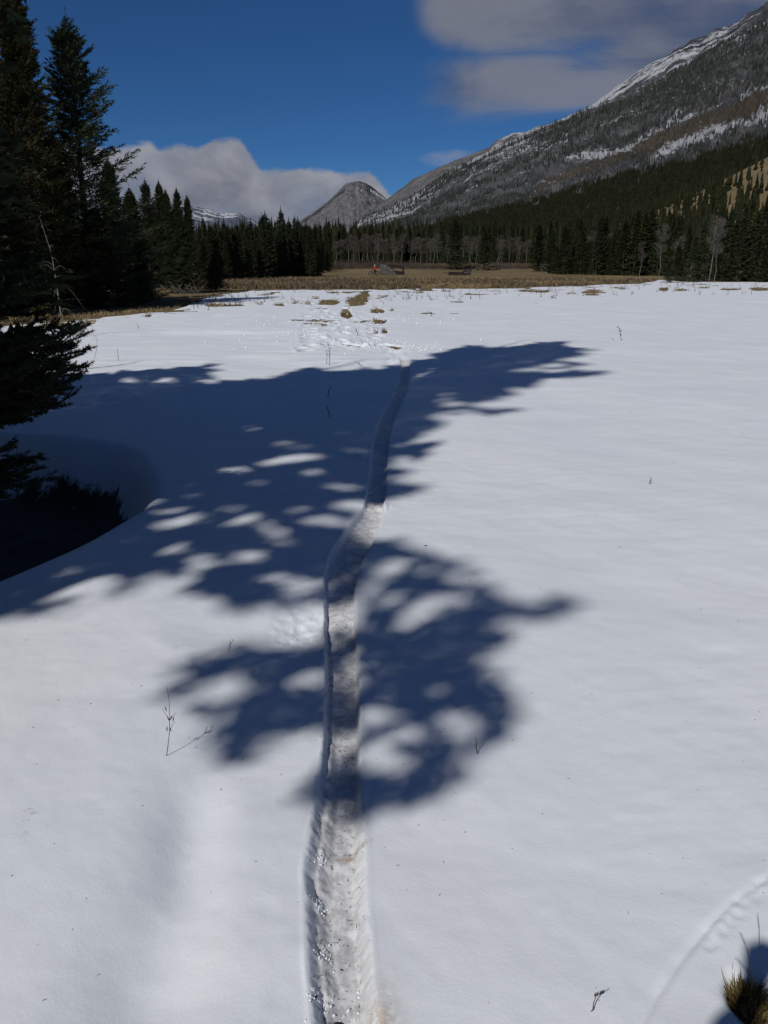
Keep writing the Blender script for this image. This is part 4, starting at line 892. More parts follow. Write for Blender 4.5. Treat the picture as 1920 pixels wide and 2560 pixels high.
# slope forest, thick low down and thinning upward
V, T, u, PX, PY = MT['mountain_slope']; nr, nc = T.shape
def sample(n, fn, seed):
    rg = np.random.RandomState(seed); i = rg.randint(0, nr - 2, n * 3); j = rg.randint(0, nc - 2, n * 3); f = fn(PX[i, j], PY[i, j], T[i, j], u[i, j]); kp = rg.rand(len(i)) < f; i, j = i[kp][:n], j[kp][:n]
    a, b = rg.rand(len(i), 1), rg.rand(len(i), 1); return V[i, j] * (1 - a) * (1 - b) + V[i + 1, j] * a * (1 - b) + V[i, j + 1] * (1 - a) * b + V[i + 1, j + 1] * a * b
def dens(PX, PY, T, u):
    low = np.interp(PX, [p[0] for p in UP_DARK], [p[1] for p in UP_DARK]); d = .04 + .52 * smooth(-.20, .40, fbm(u * 3.5, T * 17, 4, 99)); d = d * (1 - .80 * np.clip(f_grass(PX, PY, T, u) * 1.2, 0, 1)) * (1 - .7 * np.clip(f_snow(PX, PY, T, u) - .25, 0, 1))
    return np.where(PY > low + 26 * fbm(u * 9, T * 3, 4, 3, .65), 1.0, d) * np.where((PY > 380) & (PX > 1745) & (PY > 405 - (PX - 1745) * .0), .9, 1)
Ps = sample(52000, dens, 3); Dd = np.hypot(Ps[:, 0], Ps[:, 1]); Hs = rng.uniform(7, 13, len(Ps)) * np.clip(Dd / 1800, .9, 1.6)
pxs, pys = topix(Ps[:, 0], Ps[:, 1], Ps[:, 2]); lw_ = pys > np.interp(pxs, [p[0] for p in UP_DARK], [p[1] for p in UP_DARK]) - 6; Rs = Hs * rng.uniform(.16, .24, len(Ps))
forest_mass('lower_slope_forest', 'dark closed conifer forest along the foot of the long mountain slope', Ps[lw_], Hs[lw_], Rs[lw_], M_f3, 5, tiers=1)
forest_mass('upper_slope_forest', 'thinner frosted conifers scattered over the upper mountain slope', Ps[~lw_], Hs[~lw_] * .85, Rs[~lw_] * .62, M_f2, 6, tiers=1)

# ------------------------------------------------------------------ grass, brush, dry stems
def blades(name, label, P, H, lean, W, mat, seed, nb=4, cat='grass'):
    rng = np.random.RandomState(seed); n = len(P); B = np.repeat(P, nb, 0) + np.concatenate([rng.normal(0, 1, (n * nb, 2)) * .06 * np.repeat(H, nb)[:, None] * 3, np.zeros((n * nb, 1))], 1)
    h = np.repeat(H, nb) * rng.uniform(.5, 1.2, n * nb); a = rng.uniform(0, math.pi, n * nb); w = np.stack([np.cos(a), np.sin(a), 0 * a], -1) * (W * rng.uniform(.6, 1.3, n * nb))[:, None]
    tip = B + np.concatenate([rng.normal(0, lean, (n * nb, 2)) * h[:, None], h[:, None]], 1); V = np.stack([B - w, B + w, tip], 1).reshape(-1, 3)
    return tag(link(name, np_mesh(name, V, np.arange(len(V)).reshape(-1, 3), mat)), label, cat, kind='stuff')
rng = np.random.RandomState(21)
n = 26000; Yg = 63 * np.exp(rng.rand(n) ** 1.6 * math.log(165 / 63)); Xg = Yg * rng.uniform(-.5, .52, n)
pxg, pyg = topix(Xg, Yg, np.zeros(n)); e = np.interp(pxg, [a for a, b in RIM], [b for a, b in RIM]); dens_g = fbm(Xg * .12, Yg * .06, 3, 7) * .5 + .5
hh = np.where(pyg > 694, .25, .12) * (.6 + .8 * dens_g); kp = (pyg < e - .5) & (rng.rand(n) < dens_g + .25)
nearb = (yv2 := pyg) > 697
blades('meadow_grass', 'brown and straw coloured dry grass and weeds standing on the meadow', np.stack([Xg, Yg, np.full(n, GR_Z)], -1)[kp], hh[kp], .55, .03, M_straw, 1)
kw = kp & nearb & (fbm(Xg * .2, Yg * .1, 3, 17) > -.12)
blades('meadow_weeds', 'taller reddish-brown weeds standing along the near side of the meadow', np.stack([Xg + .3, Yg, np.full(n, GR_Z)], -1)[kw], hh[kw] * 1.25, .35, .026, M_brush, 2)
n = 900; xx = rng.uniform(480, 1920, n); yy = np.interp(xx, [a for a, b in RIM], [b for a, b in RIM]) + rng.rand(n) ** 2.2 * 34 + 1; PP = np.array([G(a, b) for a, b in zip(xx, yy)])
cl = fbm(PP[:, 0] * .35, PP[:, 1] * .3, 2, 12) > .05; PP = PP[cl]; blades('dry_stems', 'thin dry stems sticking out of the snow along its far rim', PP - [0, 0, .02], rng.uniform(.15, .5, len(PP)), .18, .012, M_brush, 3, nb=3)
# patches of grass in the bare spots
pp = []
for cx_, cy_, rx, ry, an in PATCH:
    for k in range(int(rx * 2)):
        a, b = random.uniform(-1, 1) * rx, random.uniform(-1, 1) * ry; pp.append(G(cx_ + a, cy_ + b, GR_Z))
for k in range(900):
    x = random.uniform(-60, 490); y = np.interp(x, [a for a, b in RIM], [b for a, b in RIM]) - random.random() ** 1.5 * 22; pp.append(G(x, y, GR_Z))
pp = np.array(pp); blades('patch_grass', 'matted tan grass showing through in the melted patches', pp, rng.uniform(.05, .14, len(pp)), .5, .015, M_straw, 5, nb=5)
# brush along the far meadow edge
n = 9000; xx = rng.uniform(830, 1660, n); Yb = rng.uniform(192, 226, n) - np.maximum(0, xx - 1350) * .12; b_ = FPX * CP + (1280 - 660) * SP; Xb = (xx - 960) / b_ * Yb; db = fbm(Xb * .05, Yb * .05, 3, 5); kp = db > -.05
PB = np.stack([Xb, Yb, gz(Xb, Yb) + GR_Z], -1)[kp]; blades('brush', 'leafless reddish-brown willow brush between the meadow and the aspens', PB, rng.uniform(.5, 1.6, len(PB)), .25, .022, M_brush, 6, nb=5, cat='brush')

# ------------------------------------------------------------------ single dry weeds on the snow
def weed(base, top, label, branches=3, curve=0.0, r=.0022, pods=4, seed=0, name='dry_weed', mat=M_weed):
    rg = np.random.RandomState(seed); b = G(*base); b.z = float(snow_height(np.array([[b.x]]), np.array([[b.y]]))[0][0, 0]) - .02; t = PD(top[0], top[1], b.y + rg.uniform(-.02, .02)); d = np.array(t - b); H = np.linalg.norm(d)
    e = empty(name, b, 0, label, 'dry plant'); q = np.linspace(0, 1, 8)[:, None]; side = np.array([1., 0, 0]) * curve * H; C = d * q + side * (q * (1 - q)) * 4 + rg.normal(0, .004, (8, 3)) * q
    V, F = tubes(C[:-1], C[1:], np.linspace(r, r * .6, 7), np.linspace(r * .95, r * .5, 7)); link('stem', np_mesh('stem', V, F, mat), e)
    for k in range(branches):
        s = rg.uniform(.25, .95); o_ = C[int(s * 7)]; a = rg.uniform(-.9, .9); dd = norm(np.array([[math.sin(a) + .2, rg.uniform(-.3, .3), 1.0]])) ; V, F = tubes(o_[None], o_[None] + dd * H * rg.uniform(.08, .22), r * .7, r * .4); link('side_stem', np_mesh('side_stem', V, F, mat), e)
    pv, pf, off = [], [], 0
    for k in range(pods):
        s = rg.uniform(.5, 1.0); o_ = C[min(7, int(s * 7))] + np.array([rg.uniform(-1, 1) * H * .06, 0, rg.uniform(-.03, .03) * H]); l = H * .055 + .006
        A = o_[None]; B = A + norm(np.array([[rg.uniform(-.4, .4), 0, 1.]])) * l; V, F = tubes(np.concatenate([A, (A + B) / 2]), np.concatenate([(A + B) / 2, B]), np.array([r * .4, r * 1.6]), np.array([r * 1.6, r * .3])); pv.append(V); pf.append(F + off); off += len(V)
    if pods: link('seed_pods', np_mesh('seed_pods', np.concatenate(pv), np.concatenate(pf), mat), e)
    return e
WL = [((413,1886),(420,1722),'tall thin dry stem with dark seed pods left of the track in the foreground snow',3,.03,.0016,6),
      ((565,1622),(582,1598),'short leaning dry stem at the left edge of the tree shade',1,.0,.0016,2),
      ((1197,1872),(1189,1842),'bare dark stick poking from the shaded snow right of the track',0,.0,.0022,0),
      ((1467,2516),(1491,2472),'small reddish seed head bent over the snow in the near right',2,.1,.0018,3),
      ((1620,1208),(1626,1195),'tiny dry sprig alone in the open snow at right',2,.1,.004,1),
      ((1553,853),(1543,813),'feathery dry weed standing in the open snow right of the shade tip',9,.05,.006,8),
      ((1535,853),(1528,845),'little curled sprig beside the feathery weed',1,.2,.005,0),
      ((1080,791),(1068,776),'leaning split stem in the sunlit snow right of the trodden path',3,.1,.010,1),
      ((823,914),(822,864),'forked dry stem at the shade edge left of the track',4,.03,.006,3),
      ((816,912),(815,874),'second thin stem beside the forked one at the shade edge',2,.05,.005,2),
      ((911,918),(886,903),'dark twig lying slanted on the snow at the shade edge',1,.0,.006,0),
      ((818,993),(826,965),'dark slanting stem in the tree shade left of the track',1,.0,.006,2),
      ((822,1042),(816,1016),'cluster of dark sprigs in the tree shade, lower of the two left of the track',4,.1,.005,3),
      ((234,896),(243,843),'thin crooked stem on the snow just right of the near spruce bough',2,.05,.004,1),
      ((296,901),(293,870),'short upright stem with a side spur right of the near bough',2,.0,.005,0),
      ((346,824),(341,808),'small bent sprig on the sunlit snow above the left shade',2,.15,.006,1),
      ((895,840),(888,820),'bare branching twig rising from the trodden snow',5,.05,.010,2),
      ((908,860),(897,843),'thin bent twig just below the branching one on the trodden snow',1,.1,.006,0),
      ((1023,745),(1017,727),'tuft of dry stems right of the big bare patch',6,.05,.014,2),
      ((1200,748),(1198,726),'upright dry stalk in the far snow, just right of below the collapsed log heap',2,.0,.012,1),
      ((960,762),(945,748),'bent grass stem beside the right bare patch',3,.2,.010,0),
      ((1735,720),(1730,700),'twiggy weed at the snow rim before the near right clump',6,.05,.016,2),
      ((1695,722),(1690,700),'straw coloured clump of stems on the rim before the leftmost clump spruce',8,.05,.016,4),
      ((1487,735),(1482,715),'dry stems rising from the bare patch before the mixed treeline',7,.05,.014,3),
      ((1290,722),(1288,705),'reddish stalk at the rim of the snow, below and left of the conical spruce',3,.05,.014,2)]
for i, (b, t, lab, br, cu, r, pods) in enumerate(WL): weed(b, t, lab, br, cu, r, pods, seed=i)
# dark crumbs, bark chips and cones on the snow
def chip(px, py, L, label, seed, name='bark_chip', cat='bark chip'):
    rg = np.random.RandomState(seed); b = G(px, py); z = float(snow_height(np.array([[b.x]]), np.array([[b.y]]))[0][0, 0]); n = 7; V = []
    for j, zz in enumerate((-.3, .35)):
        for k in range(n): a = 2 * math.pi * k / n; r_ = (1 if j == 0 else .6) * rg.uniform(.6, 1.1); V.append((L * .5 * r_ * math.cos(a), L * .22 * r_ * math.sin(a), L * .2 * zz))
    F = [[k, (k + 1) % n, n + (k + 1) % n, n + k] for k in range(n)]; me = np_mesh('chip', np.array(V), np.array(F), M_wooddark); 
    import bmesh
    bm = bmesh.new(); bm.from_mesh(me); bmesh.ops.holes_fill(bm, edges=bm.edges); bm.to_mesh(me); bm.free()
    o = link(name, me, loc=(b.x, b.y, z + L * .06)); o.rotation_euler = (rg.uniform(-.2, .2), rg.uniform(-.2, .2), rg.uniform(-.6, .6)); tag(o, label, cat); return o
for i, (x, y, L, lab) in enumerate([(1064,1361,.03,'dark chip alone on the sunlit snow between the shade lobes'),(905,1081,.035,'dark chip in the shade just left of the track'),(905,1491,.012,'tiny dark crumb on the right lip of the track'),(943,1479,.007,'smallest dark crumb beyond the right lip of the track'),
    (922,1217,.028,'brown chip in the shaded part of the track'),(880,1851,.016,'black crumb on the lit crossbar of the track floor'),(842,2516,.035,'curled dark bark flake on the ice in the near end of the track'),(855,2375,.012,'dark crumb on the track floor below the stain'),(783,2425,.009,'black crumb on the left ledge of the track'),
    (1857,1080,.02,'faint speck in the open snow at far right'),(805,2405,.008,'small crumb on the middle of the track ledge'),(848,2300,.010,'tan crumb on the right half of the track floor'),(980,776,.12,'dark clod on the snow right of the bare patches'),(963,831,.16,'brown clod by the right row of boot prints'),
    (787,2475,.016,'splinter beside the left wall of the near track'),(990,977,.05,'dark speck beside the far track in shade')]):
    chip(x, y, L, lab, i)

# needles and grit strewn along the track
rng = np.random.RandomState(33); n = 320; Yn = 1.35 * np.exp(rng.rand(n) * math.log(7 / 1.35)); xn = np.interp(Yn, tY, tC) + rng.normal(0, .5, n) * np.interp(Yn, tY, tW)
zn = snow_height(xn[:, None].copy(), Yn[:, None])[0].ravel(); an = rng.uniform(0, 6.28, n); Ln = rng.uniform(.003, .011, n); dn = np.stack([np.cos(an), np.sin(an), rng.uniform(-.1, .3, n)], -1) * Ln[:, None]
P0 = np.stack([xn, Yn, zn + .001], -1); TV, TF = tubes(P0, P0 + dn, .0007, .0005); tag(link('needle_litter', np_mesh('needle_litter', TV, TF, M_wooddark)), 'fallen needles and grit strewn along the track', 'litter', kind='stuff')
n = 120; q_ = np.array([G(a, b) for a, b in zip(rng.uniform(0, 1920, n), 1050 + 1500 * rng.rand(n))]); zq = snow_height(q_[:, :1].copy(), q_[:, 1:2].copy())[0].ravel(); an = rng.uniform(0, 6.28, n); Lq = rng.uniform(.002, .009, n) * (.6 + q_[:, 1] * .25); P0 = np.stack([q_[:, 0], q_[:, 1], zq + .001], -1)
TV, TF = tubes(P0, P0 + np.stack([np.cos(an), np.sin(an), .05 + 0 * an], -1) * Lq[:, None], .0008 * (.7 + q_[:, 1] * .2), .0006); tag(link('snow_specks', np_mesh('snow_specks', TV, TF, M_weed)), 'tiny needles and bark specks scattered over the open snow', 'litter', kind='stuff')
# crumbs of snow thrown out of the trench
def crumbs():
    rng = np.random.RandomState(44); pts, sz = [], []
    for cx_, cy_, sp, k, s in [(802,2480,.012,45,.008),(798,2230,.010,50,.008),(797,2120,.010,40,.007),(860,2540,.03,50,.010),(945,1262,.14,50,.012),(1000,1255,.12,20,.010),(1005,870,.5,70,.05),(960,860,.6,50,.05),(870,800,1.8,120,.07),(800,845,1.2,80,.06),(900,1560,.12,30,.010),(770,1560,.10,30,.008),(1070,885,.5,25,.03),(808,2350,.012,40,.008)]:
        p = G(cx_, cy_)
        for _ in range(k): pts.append((p.x + rng.normal(0, sp), p.y + rng.normal(0, sp * 1.3))); sz.append(s * rng.uniform(.3, 1.2))
    pts = np.array(pts); sz = np.array(sz); z = snow_height(pts[:, :1].copy(), pts[:, 1:2])[0].ravel(); oct_ = np.array([(1,0,0),(0,1,0),(-1,0,0),(0,-1,0),(0,0,1),(0,0,-1)], float); V = []
    for (x, y), s, zz in zip(pts, sz, z):
        V.append(oct_ * s * .5 * rng.uniform(.55, 1.2, (6, 1)) @ np.array(Matrix.Rotation(rng.uniform(0, 6), 3, 'Z')) + [x, y, zz + s * .12])
    F0 = np.array([(0,1,4),(1,2,4),(2,3,4),(3,0,4),(1,0,5),(2,1,5),(3,2,5),(0,3,5)]); F = np.concatenate([F0 + 6 * i for i in range(len(pts))]); me = np_mesh('snow_crumbs', np.concatenate(V), F, M_snow, True)
    for k in ('track', 'stain', 'thin', 'litter'): attr(me, k, np.zeros(len(me.vertices)))
    tag(link('snow_crumbs', me), 'loose crumbs of snow kicked out of the track', 'snow', kind='stuff')
crumbs()

# grass tussock in the near right corner
def tussock():
    p = G(1868, 2480); e = empty('grass_tussock', (p.x, p.y, -.055), 0, 'olive grass tussock melted out of the snow in the near right corner', 'grass tussock'); rg = np.random.RandomState(2); n = 700
    a = rg.uniform(0, 6.28, n); r = .040 * np.sqrt(rg.rand(n)); B = np.stack([r * np.cos(a) + .012, r * np.sin(a) * 1.5 - .01, np.zeros(n)], -1); h = rg.uniform(.025, .068, n) * (1.25 - r * 14); T = B + np.stack([rg.normal(0, .018, n) + B[:, 0] * .5, rg.normal(0, .02, n) + B[:, 1] * .4, h], -1); a2 = rg.uniform(0, 3.14, n); w = np.stack([np.cos(a2), np.sin(a2), 0 * a2], -1) * .0016
    M_ = (B + T) / 2 + rg.normal(0, .008, (n, 3)); V = np.stack([B - w, B + w, M_ + w, M_ - w, T], 1).reshape(-1, 3); b = np.arange(n)[:, None] * 5
    F = np.concatenate([b + [[0, 1, 2]], b + [[0, 2, 3]], b + [[3, 2, 4]]]); link('blades', np_mesh('blades', V, F, M_tuft), e)
    for j, (tx, ty) in enumerate([(1894, 2282), (1848, 2330), (1868, 2420), (1836, 2394)]):
        t = np.array(PD(tx, ty, p.y + .02)) - np.array([p.x, p.y, -.055]); b0 = np.array([.0 + .008 * j, 0, .02]); q = np.linspace(0, 1, 7)[:, None]; C = b0 + (t - b0) * q + np.array([.02, 0, 0]) * (q * (1 - q)) * 3; V, F = tubes(C[:-1], C[1:], .0009, .0006); link('long_stem', np_mesh('long_stem', V, F, M_straw), e)
tussock()

# dead sapling before the dark stand
def sapling():
    p = G(160, 846); H = PD(131, 540, p.y).z; e = empty('dead_sapling', p, 0, 'bleached leafless dead sapling with drooping side twigs before the dark stand', 'dead sapling'); rg = np.random.RandomState(3)
    zz = np.array([0, .12, .25, .4, .55, .7, .85, 1.0]) * H; xs_ = np.interp(zz, [0, .35 * H, .7 * H, H], [0, -.02, -.07, -(160 - 131) / FPX * p.y * .95]); C = np.stack([xs_, 0 * zz, zz], -1); V, F = tubes(C[:-1], C[1:], np.linspace(.022, .005, 7), np.linspace(.019, .003, 7)); link('trunk', np_mesh('sapling_trunk', V, F, M_barkgrey, True), e)
    m = p.y / FPX
    for k, (h, dx, dz) in enumerate([(.10,.06,-.10),(.12,-.05,-.12),(.42,62,-48),(.42,-42,5),(.43,-20,-40),(.30,-22,-25),(.56,-30,8),(.56,32,3),(.60,-28,2),(.66,14,-10),(.20,30,10),(.17,-12,-14),(.25,52,-55),(.36,-25,12),(.5,10,6),(.75,8,5),(.85,6,4),(.9,-5,5)]):
        if abs(dx) < 1: dx, dz = dx * 300, dz * 200
        A = np.array([np.interp(h * H, zz, xs_), 0, h * H]); B = A + np.array([dx * m, rg.uniform(-.2, .2), dz * m]); q = np.linspace(0, 1, 6)[:, None]; CC = A + (B - A) * q + np.array([0, 0, .16 * abs(dx) / 50]) * 4 * q * (1 - q); V, F = tubes(CC[:-1], CC[1:], np.linspace(.005, .003, 5), np.linspace(.005, .002, 5)); link('twig', np_mesh('sapling_twig', V, F, M_barkgrey), e)
sapling()

# brush pile and straw tussock at the end of the stand
def pile():
    p = G(455, 738); e = empty('brush_pile', (p.x, p.y, GR_Z), 0, 'grey heap of dead branches at the end of the dark stand', 'brush pile'); rg = np.random.RandomState(9)
    for k in range(34):
        A = np.array([rg.uniform(-1.3, 1.1), rg.uniform(-.5, .5), rg.uniform(0, .25)]); B = A + np.array([rg.uniform(-.9, .9), rg.uniform(-.4, .4), rg.uniform(.05, .75)]); q = np.linspace(0, 1, 4)[:, None]; C = A + (B - A) * q + rg.normal(0, .05, (4, 3)); V, F = tubes(C[:-1], C[1:], .016, .009); link('dead_branch', np_mesh('dead_branch', V, F, M_barkgrey), e)
    p = G(388, 740); n = 700; rg = np.random.RandomState(4); a = rg.uniform(0, 6.28, n); r = .75 * np.sqrt(rg.rand(n)); B = np.stack([r * np.cos(a), r * np.sin(a) * .6, 0 * a], -1); T = B * 1.25 + np.stack([rg.normal(0, .15, n), rg.normal(0, .1, n), rg.uniform(.25, .6, n)], -1); a2 = rg.uniform(0, 3, n); w = np.stack([np.cos(a2), np.sin(a2), 0 * a2], -1) * .010
    e = empty('grass_tussock', (p.x, p.y, GR_Z), 0, 'rounded pale straw tussock beside the heap of dead branches', 'grass tussock'); link('blades', np_mesh('straw_blades', np.stack([B - w, B + w, T], 1).reshape(-1, 3), np.arange(3 * n).reshape(-1, 3), M_straw), e)
    a, b = PD(1868, 678, 92), PD(1935, 682, 92); b.z = a.z - .1; e = empty('fallen_log', (a.x, a.y, 0), 0, 'pale fallen pole at the right frame edge before the near right clump', 'log'); V, F = tubes(np.array([[0, 0, a.z]]), np.array([[b.x - a.x, 0, b.z]]), .07, .05); link('pole', np_mesh('pole', V, F, M_aspen), e)
    V, F = tubes(np.array([[.4, 0, -.1], [2.4, 0, -.1]]), np.array([[.5, 0, a.z], [2.3, .1, a.z - .05]]), .04, .03); link('prop', np_mesh('prop', V, F, M_barkgrey), e)
pile()

# ------------------------------------------------------------------ ruined log shacks
def log_part(parent, name, A, B, r, mat, flat=False, sides=7):
    A, B = np.array(A, float), np.array(B, float); d = norm((B - A)[None])[0]; up = np.array([0, 1., 0]); s = np.cross(d, up); s /= np.linalg.norm(s); w = np.cross(s, d); V = []
    sx_, wx = (r, r) if not flat else (r, .025)
    for P, k in ((A, 1.0), ((A + B) / 2 + s * .01, .97), (B, .88)):
        for i in range(sides): a = 2 * math.pi * i / sides; V.append(P + (s * math.cos(a) * sx_ + w * math.sin(a) * wx) * k)
    F = [[j * sides + i, j * sides + (i + 1) % sides, (j + 1) * sides + (i + 1) % sides, (j + 1) * sides + i] for j in range(2) for i in range(sides)]
    me = bpy.data.meshes.new(name); me.from_pydata([tuple(v) for v in V], [], F + [list(range(sides))[::-1], list(range(2 * sides, 3 * sides))]); me.materials.append(mat); return link(name, me, parent)
RY = 150.0
def shack():
    k = PD(951, 686, RY).x - PD(950, 686, RY).x; o = PD(920, 688, RY); o.z = GR_Z
    e = empty('ruined_shack', o, 0, 'half-collapsed grey log shack leaning beside the person with the bicycle', 'ruined shack')
    c = lambda x, y, d=0.0: (x * .0964 * k, d, max(.04, (500 - y) * .0964 * k))
    W, D = M_wood, M_wooddark
    L = [('beam',(325,222),(905,272),0,.11,D,0),('beam',(345,235),(900,285),2.2,.10,D,0),('post',(905,262),(942,480),-.05,.10,D,0),('post',(890,275),(915,480),2.2,.09,D,0),('post',(330,222),(318,480),0,.10,W,0),
         ('rafter',(325,240),(505,262),-.1,.10,W,1),('board',(330,262),(560,300),-.05,.09,W,1),('board',(470,270),(722,478),-.15,.13,W,1),('board',(340,240),(480,330),-.12,.12,W,1),('board',(450,300),(700,482),-.1,.11,W,1),
         ('board',(320,290),(600,400),.02,.10,W,1),('board',(312,320),(640,440),.03,.10,W,1),('board',(312,350),(620,450),.05,.10,W,1),('board',(310,380),(560,440),.02,.11,W,1),('board',(310,412),(640,468),-.02,.11,W,1),('board',(310,445),(600,475),0,.10,W,1),
         ('log',(560,300),(690,330),.4,.10,W,0),('log',(560,340),(680,370),.4,.10,W,0),('log',(690,395),(925,420),.1,.11,D,0),('log',(690,425),(930,440),.15,.11,D,0),('log',(680,455),(935,465),.2,.11,D,0),
         ('log',(330,330),(690,360),2.2,.12,D,0),('log',(330,375),(690,400),2.2,.12,D,0),('log',(330,420),(920,440),2.25,.12,D,0),('log',(330,462),(920,470),2.25,.12,D,0),('board',(560,290),(900,300),2.15,.12,D,1),
         ('log',(380,360),(430,470),1.0,.09,D,0),('board',(480,300),(520,475),.8,.16,D,1),('board',(600,330),(640,475),.8,.16,D,1),('board',(540,310),(580,475),.8,.16,W,1)]
    for nm, a, b, d, r, m, fl in L: log_part(e, nm, c(*a, d), c(*b, d), r, m, bool(fl))
    for j, (x, z) in enumerate([(325, 225), (905, 268), (318, 400), (935, 440)]): log_part(e, 'log', c(x, z, 0), c(x - 10, z + 8, 2.3), .10, D)
    k2 = .217; o2 = PD(1115, 683, RY + 2); o2.z = GR_Z; e2 = empty('collapsed_shack', o2, 0, 'low flattened heap of dark logs right of the standing shack', 'ruined shack'); kk = k
    c2 = lambda x, y, d=0.0: ((x - 1083) * k2 * kk, d, max(.05, (297 - y) * k2 * kk))
    for nm, a, b, d, r, m in [('log',(1050,270),(1130,276),0,.06,D),('log',(1115,264),(1300,268),0,.11,D),('log',(1118,277),(1310,281),-.1,.11,D),('log',(1120,290),(1320,291),-.1,.11,D),('log',(1280,246),(1376,232),.1,.10,W),('log',(1270,258),(1380,247),-.1,.10,D),
                              ('log',(1290,270),(1378,262),-.15,.10,W),('log',(1300,283),(1375,278),-.15,.10,D),('post',(1372,228),(1362,292),-.1,.10,D),('post',(1352,225),(1372,262),0,.09,D),('post',(1120,258),(1122,294),-.1,.08,D),('beam',(1300,233),(1352,224),.2,.09,D),
                              ('log',(1120,272),(1370,268),2.0,.12,D),('log',(1120,288),(1370,286),2.0,.12,D),('log',(1295,232),(1310,270),.3,.08,D),('beam',(1292,225),(1305,240),0,.09,D)]:
        log_part(e2, nm, c2(*a, d), c2(*b, d), r, m)
    for x, z in [(1122, 284), (1370, 284), (1372, 262)]: log_part(e2, 'log', c2(x, z, -.1), c2(x, z, 2.0), .10, D)
    # fence posts behind
    for j, (px, py) in enumerate([(957, 648)]):
        q = PD(px, 662, 168); q.z = float(gz(q.x, q.y)) + GR_Z; e3 = empty('fence_post', q, 0, 'lone dark post standing just behind the left end of the shack', 'post'); log_part(e3, 'post', (0, 0, -.2), (.05, 0, PD(px, py, 168).z - q.z), .09, D)
        log_part(e3, 'cap', (-.08, 0, PD(px, py, 168).z - q.z - .05), (.16, 0, PD(px, py, 168).z - q.z - .04), .04, D)
shack()

# ------------------------------------------------------------------ people
M_skin = simple_mat('skin', (.42, .26, .19), (.48, .31, .23), 6); M_red = simple_mat('red_jacket', (.42, .012, .012), (.55, .02, .018), 5); M_navy = simple_mat('dark_trousers', (.012, .014, .022), (.022, .024, .034), 6)
M_white = simple_mat('white_helmet', (.55, .56, .58), (.68, .68, .70), 5, rough=.4); M_black = simple_mat('black_rubber', (.010, .010, .010), (.02, .02, .02), 9); M_metal = simple_mat('bike_metal', (.10, .10, .11), (.16, .16, .17), 9, rough=.4); M_jack2 = simple_mat('dark_jacket', (.02, .025, .04), (.04, .045, .06), 6)
M_hair = simple_mat('brown_hair', (.03, .02, .012), (.06, .04, .025), 20)
def skinned(name, chains, mat, parent, root=0, sub=1):
    verts, edges, rad, idx = [], [], [], {}
    for ch in chains:
        prev = None
        for (key, p, r) in ch:
            if key not in idx: idx[key] = len(verts); verts.append(p); rad.append(r)
            if prev is not None and (prev, idx[key]) not in edges: edges.append((prev, idx[key]))
            prev = idx[key]
    me = bpy.data.meshes.new(name); me.from_pydata(verts, edges, []); o = link(name, me, parent); me.materials.append(mat)
    sk = o.modifiers.new('skin', 'SKIN'); sk.use_smooth_shade = True
    for v, r in zip(me.skin_vertices[0].data, rad): v.radius = (r, r) if not isinstance(r, tuple) else r; v.use_root = False
    me.skin_vertices[0].data[root].use_root = True
    sb = o.modifiers.new('sub', 'SUBSURF'); sb.levels = sub; sb.render_levels = sub
    return o
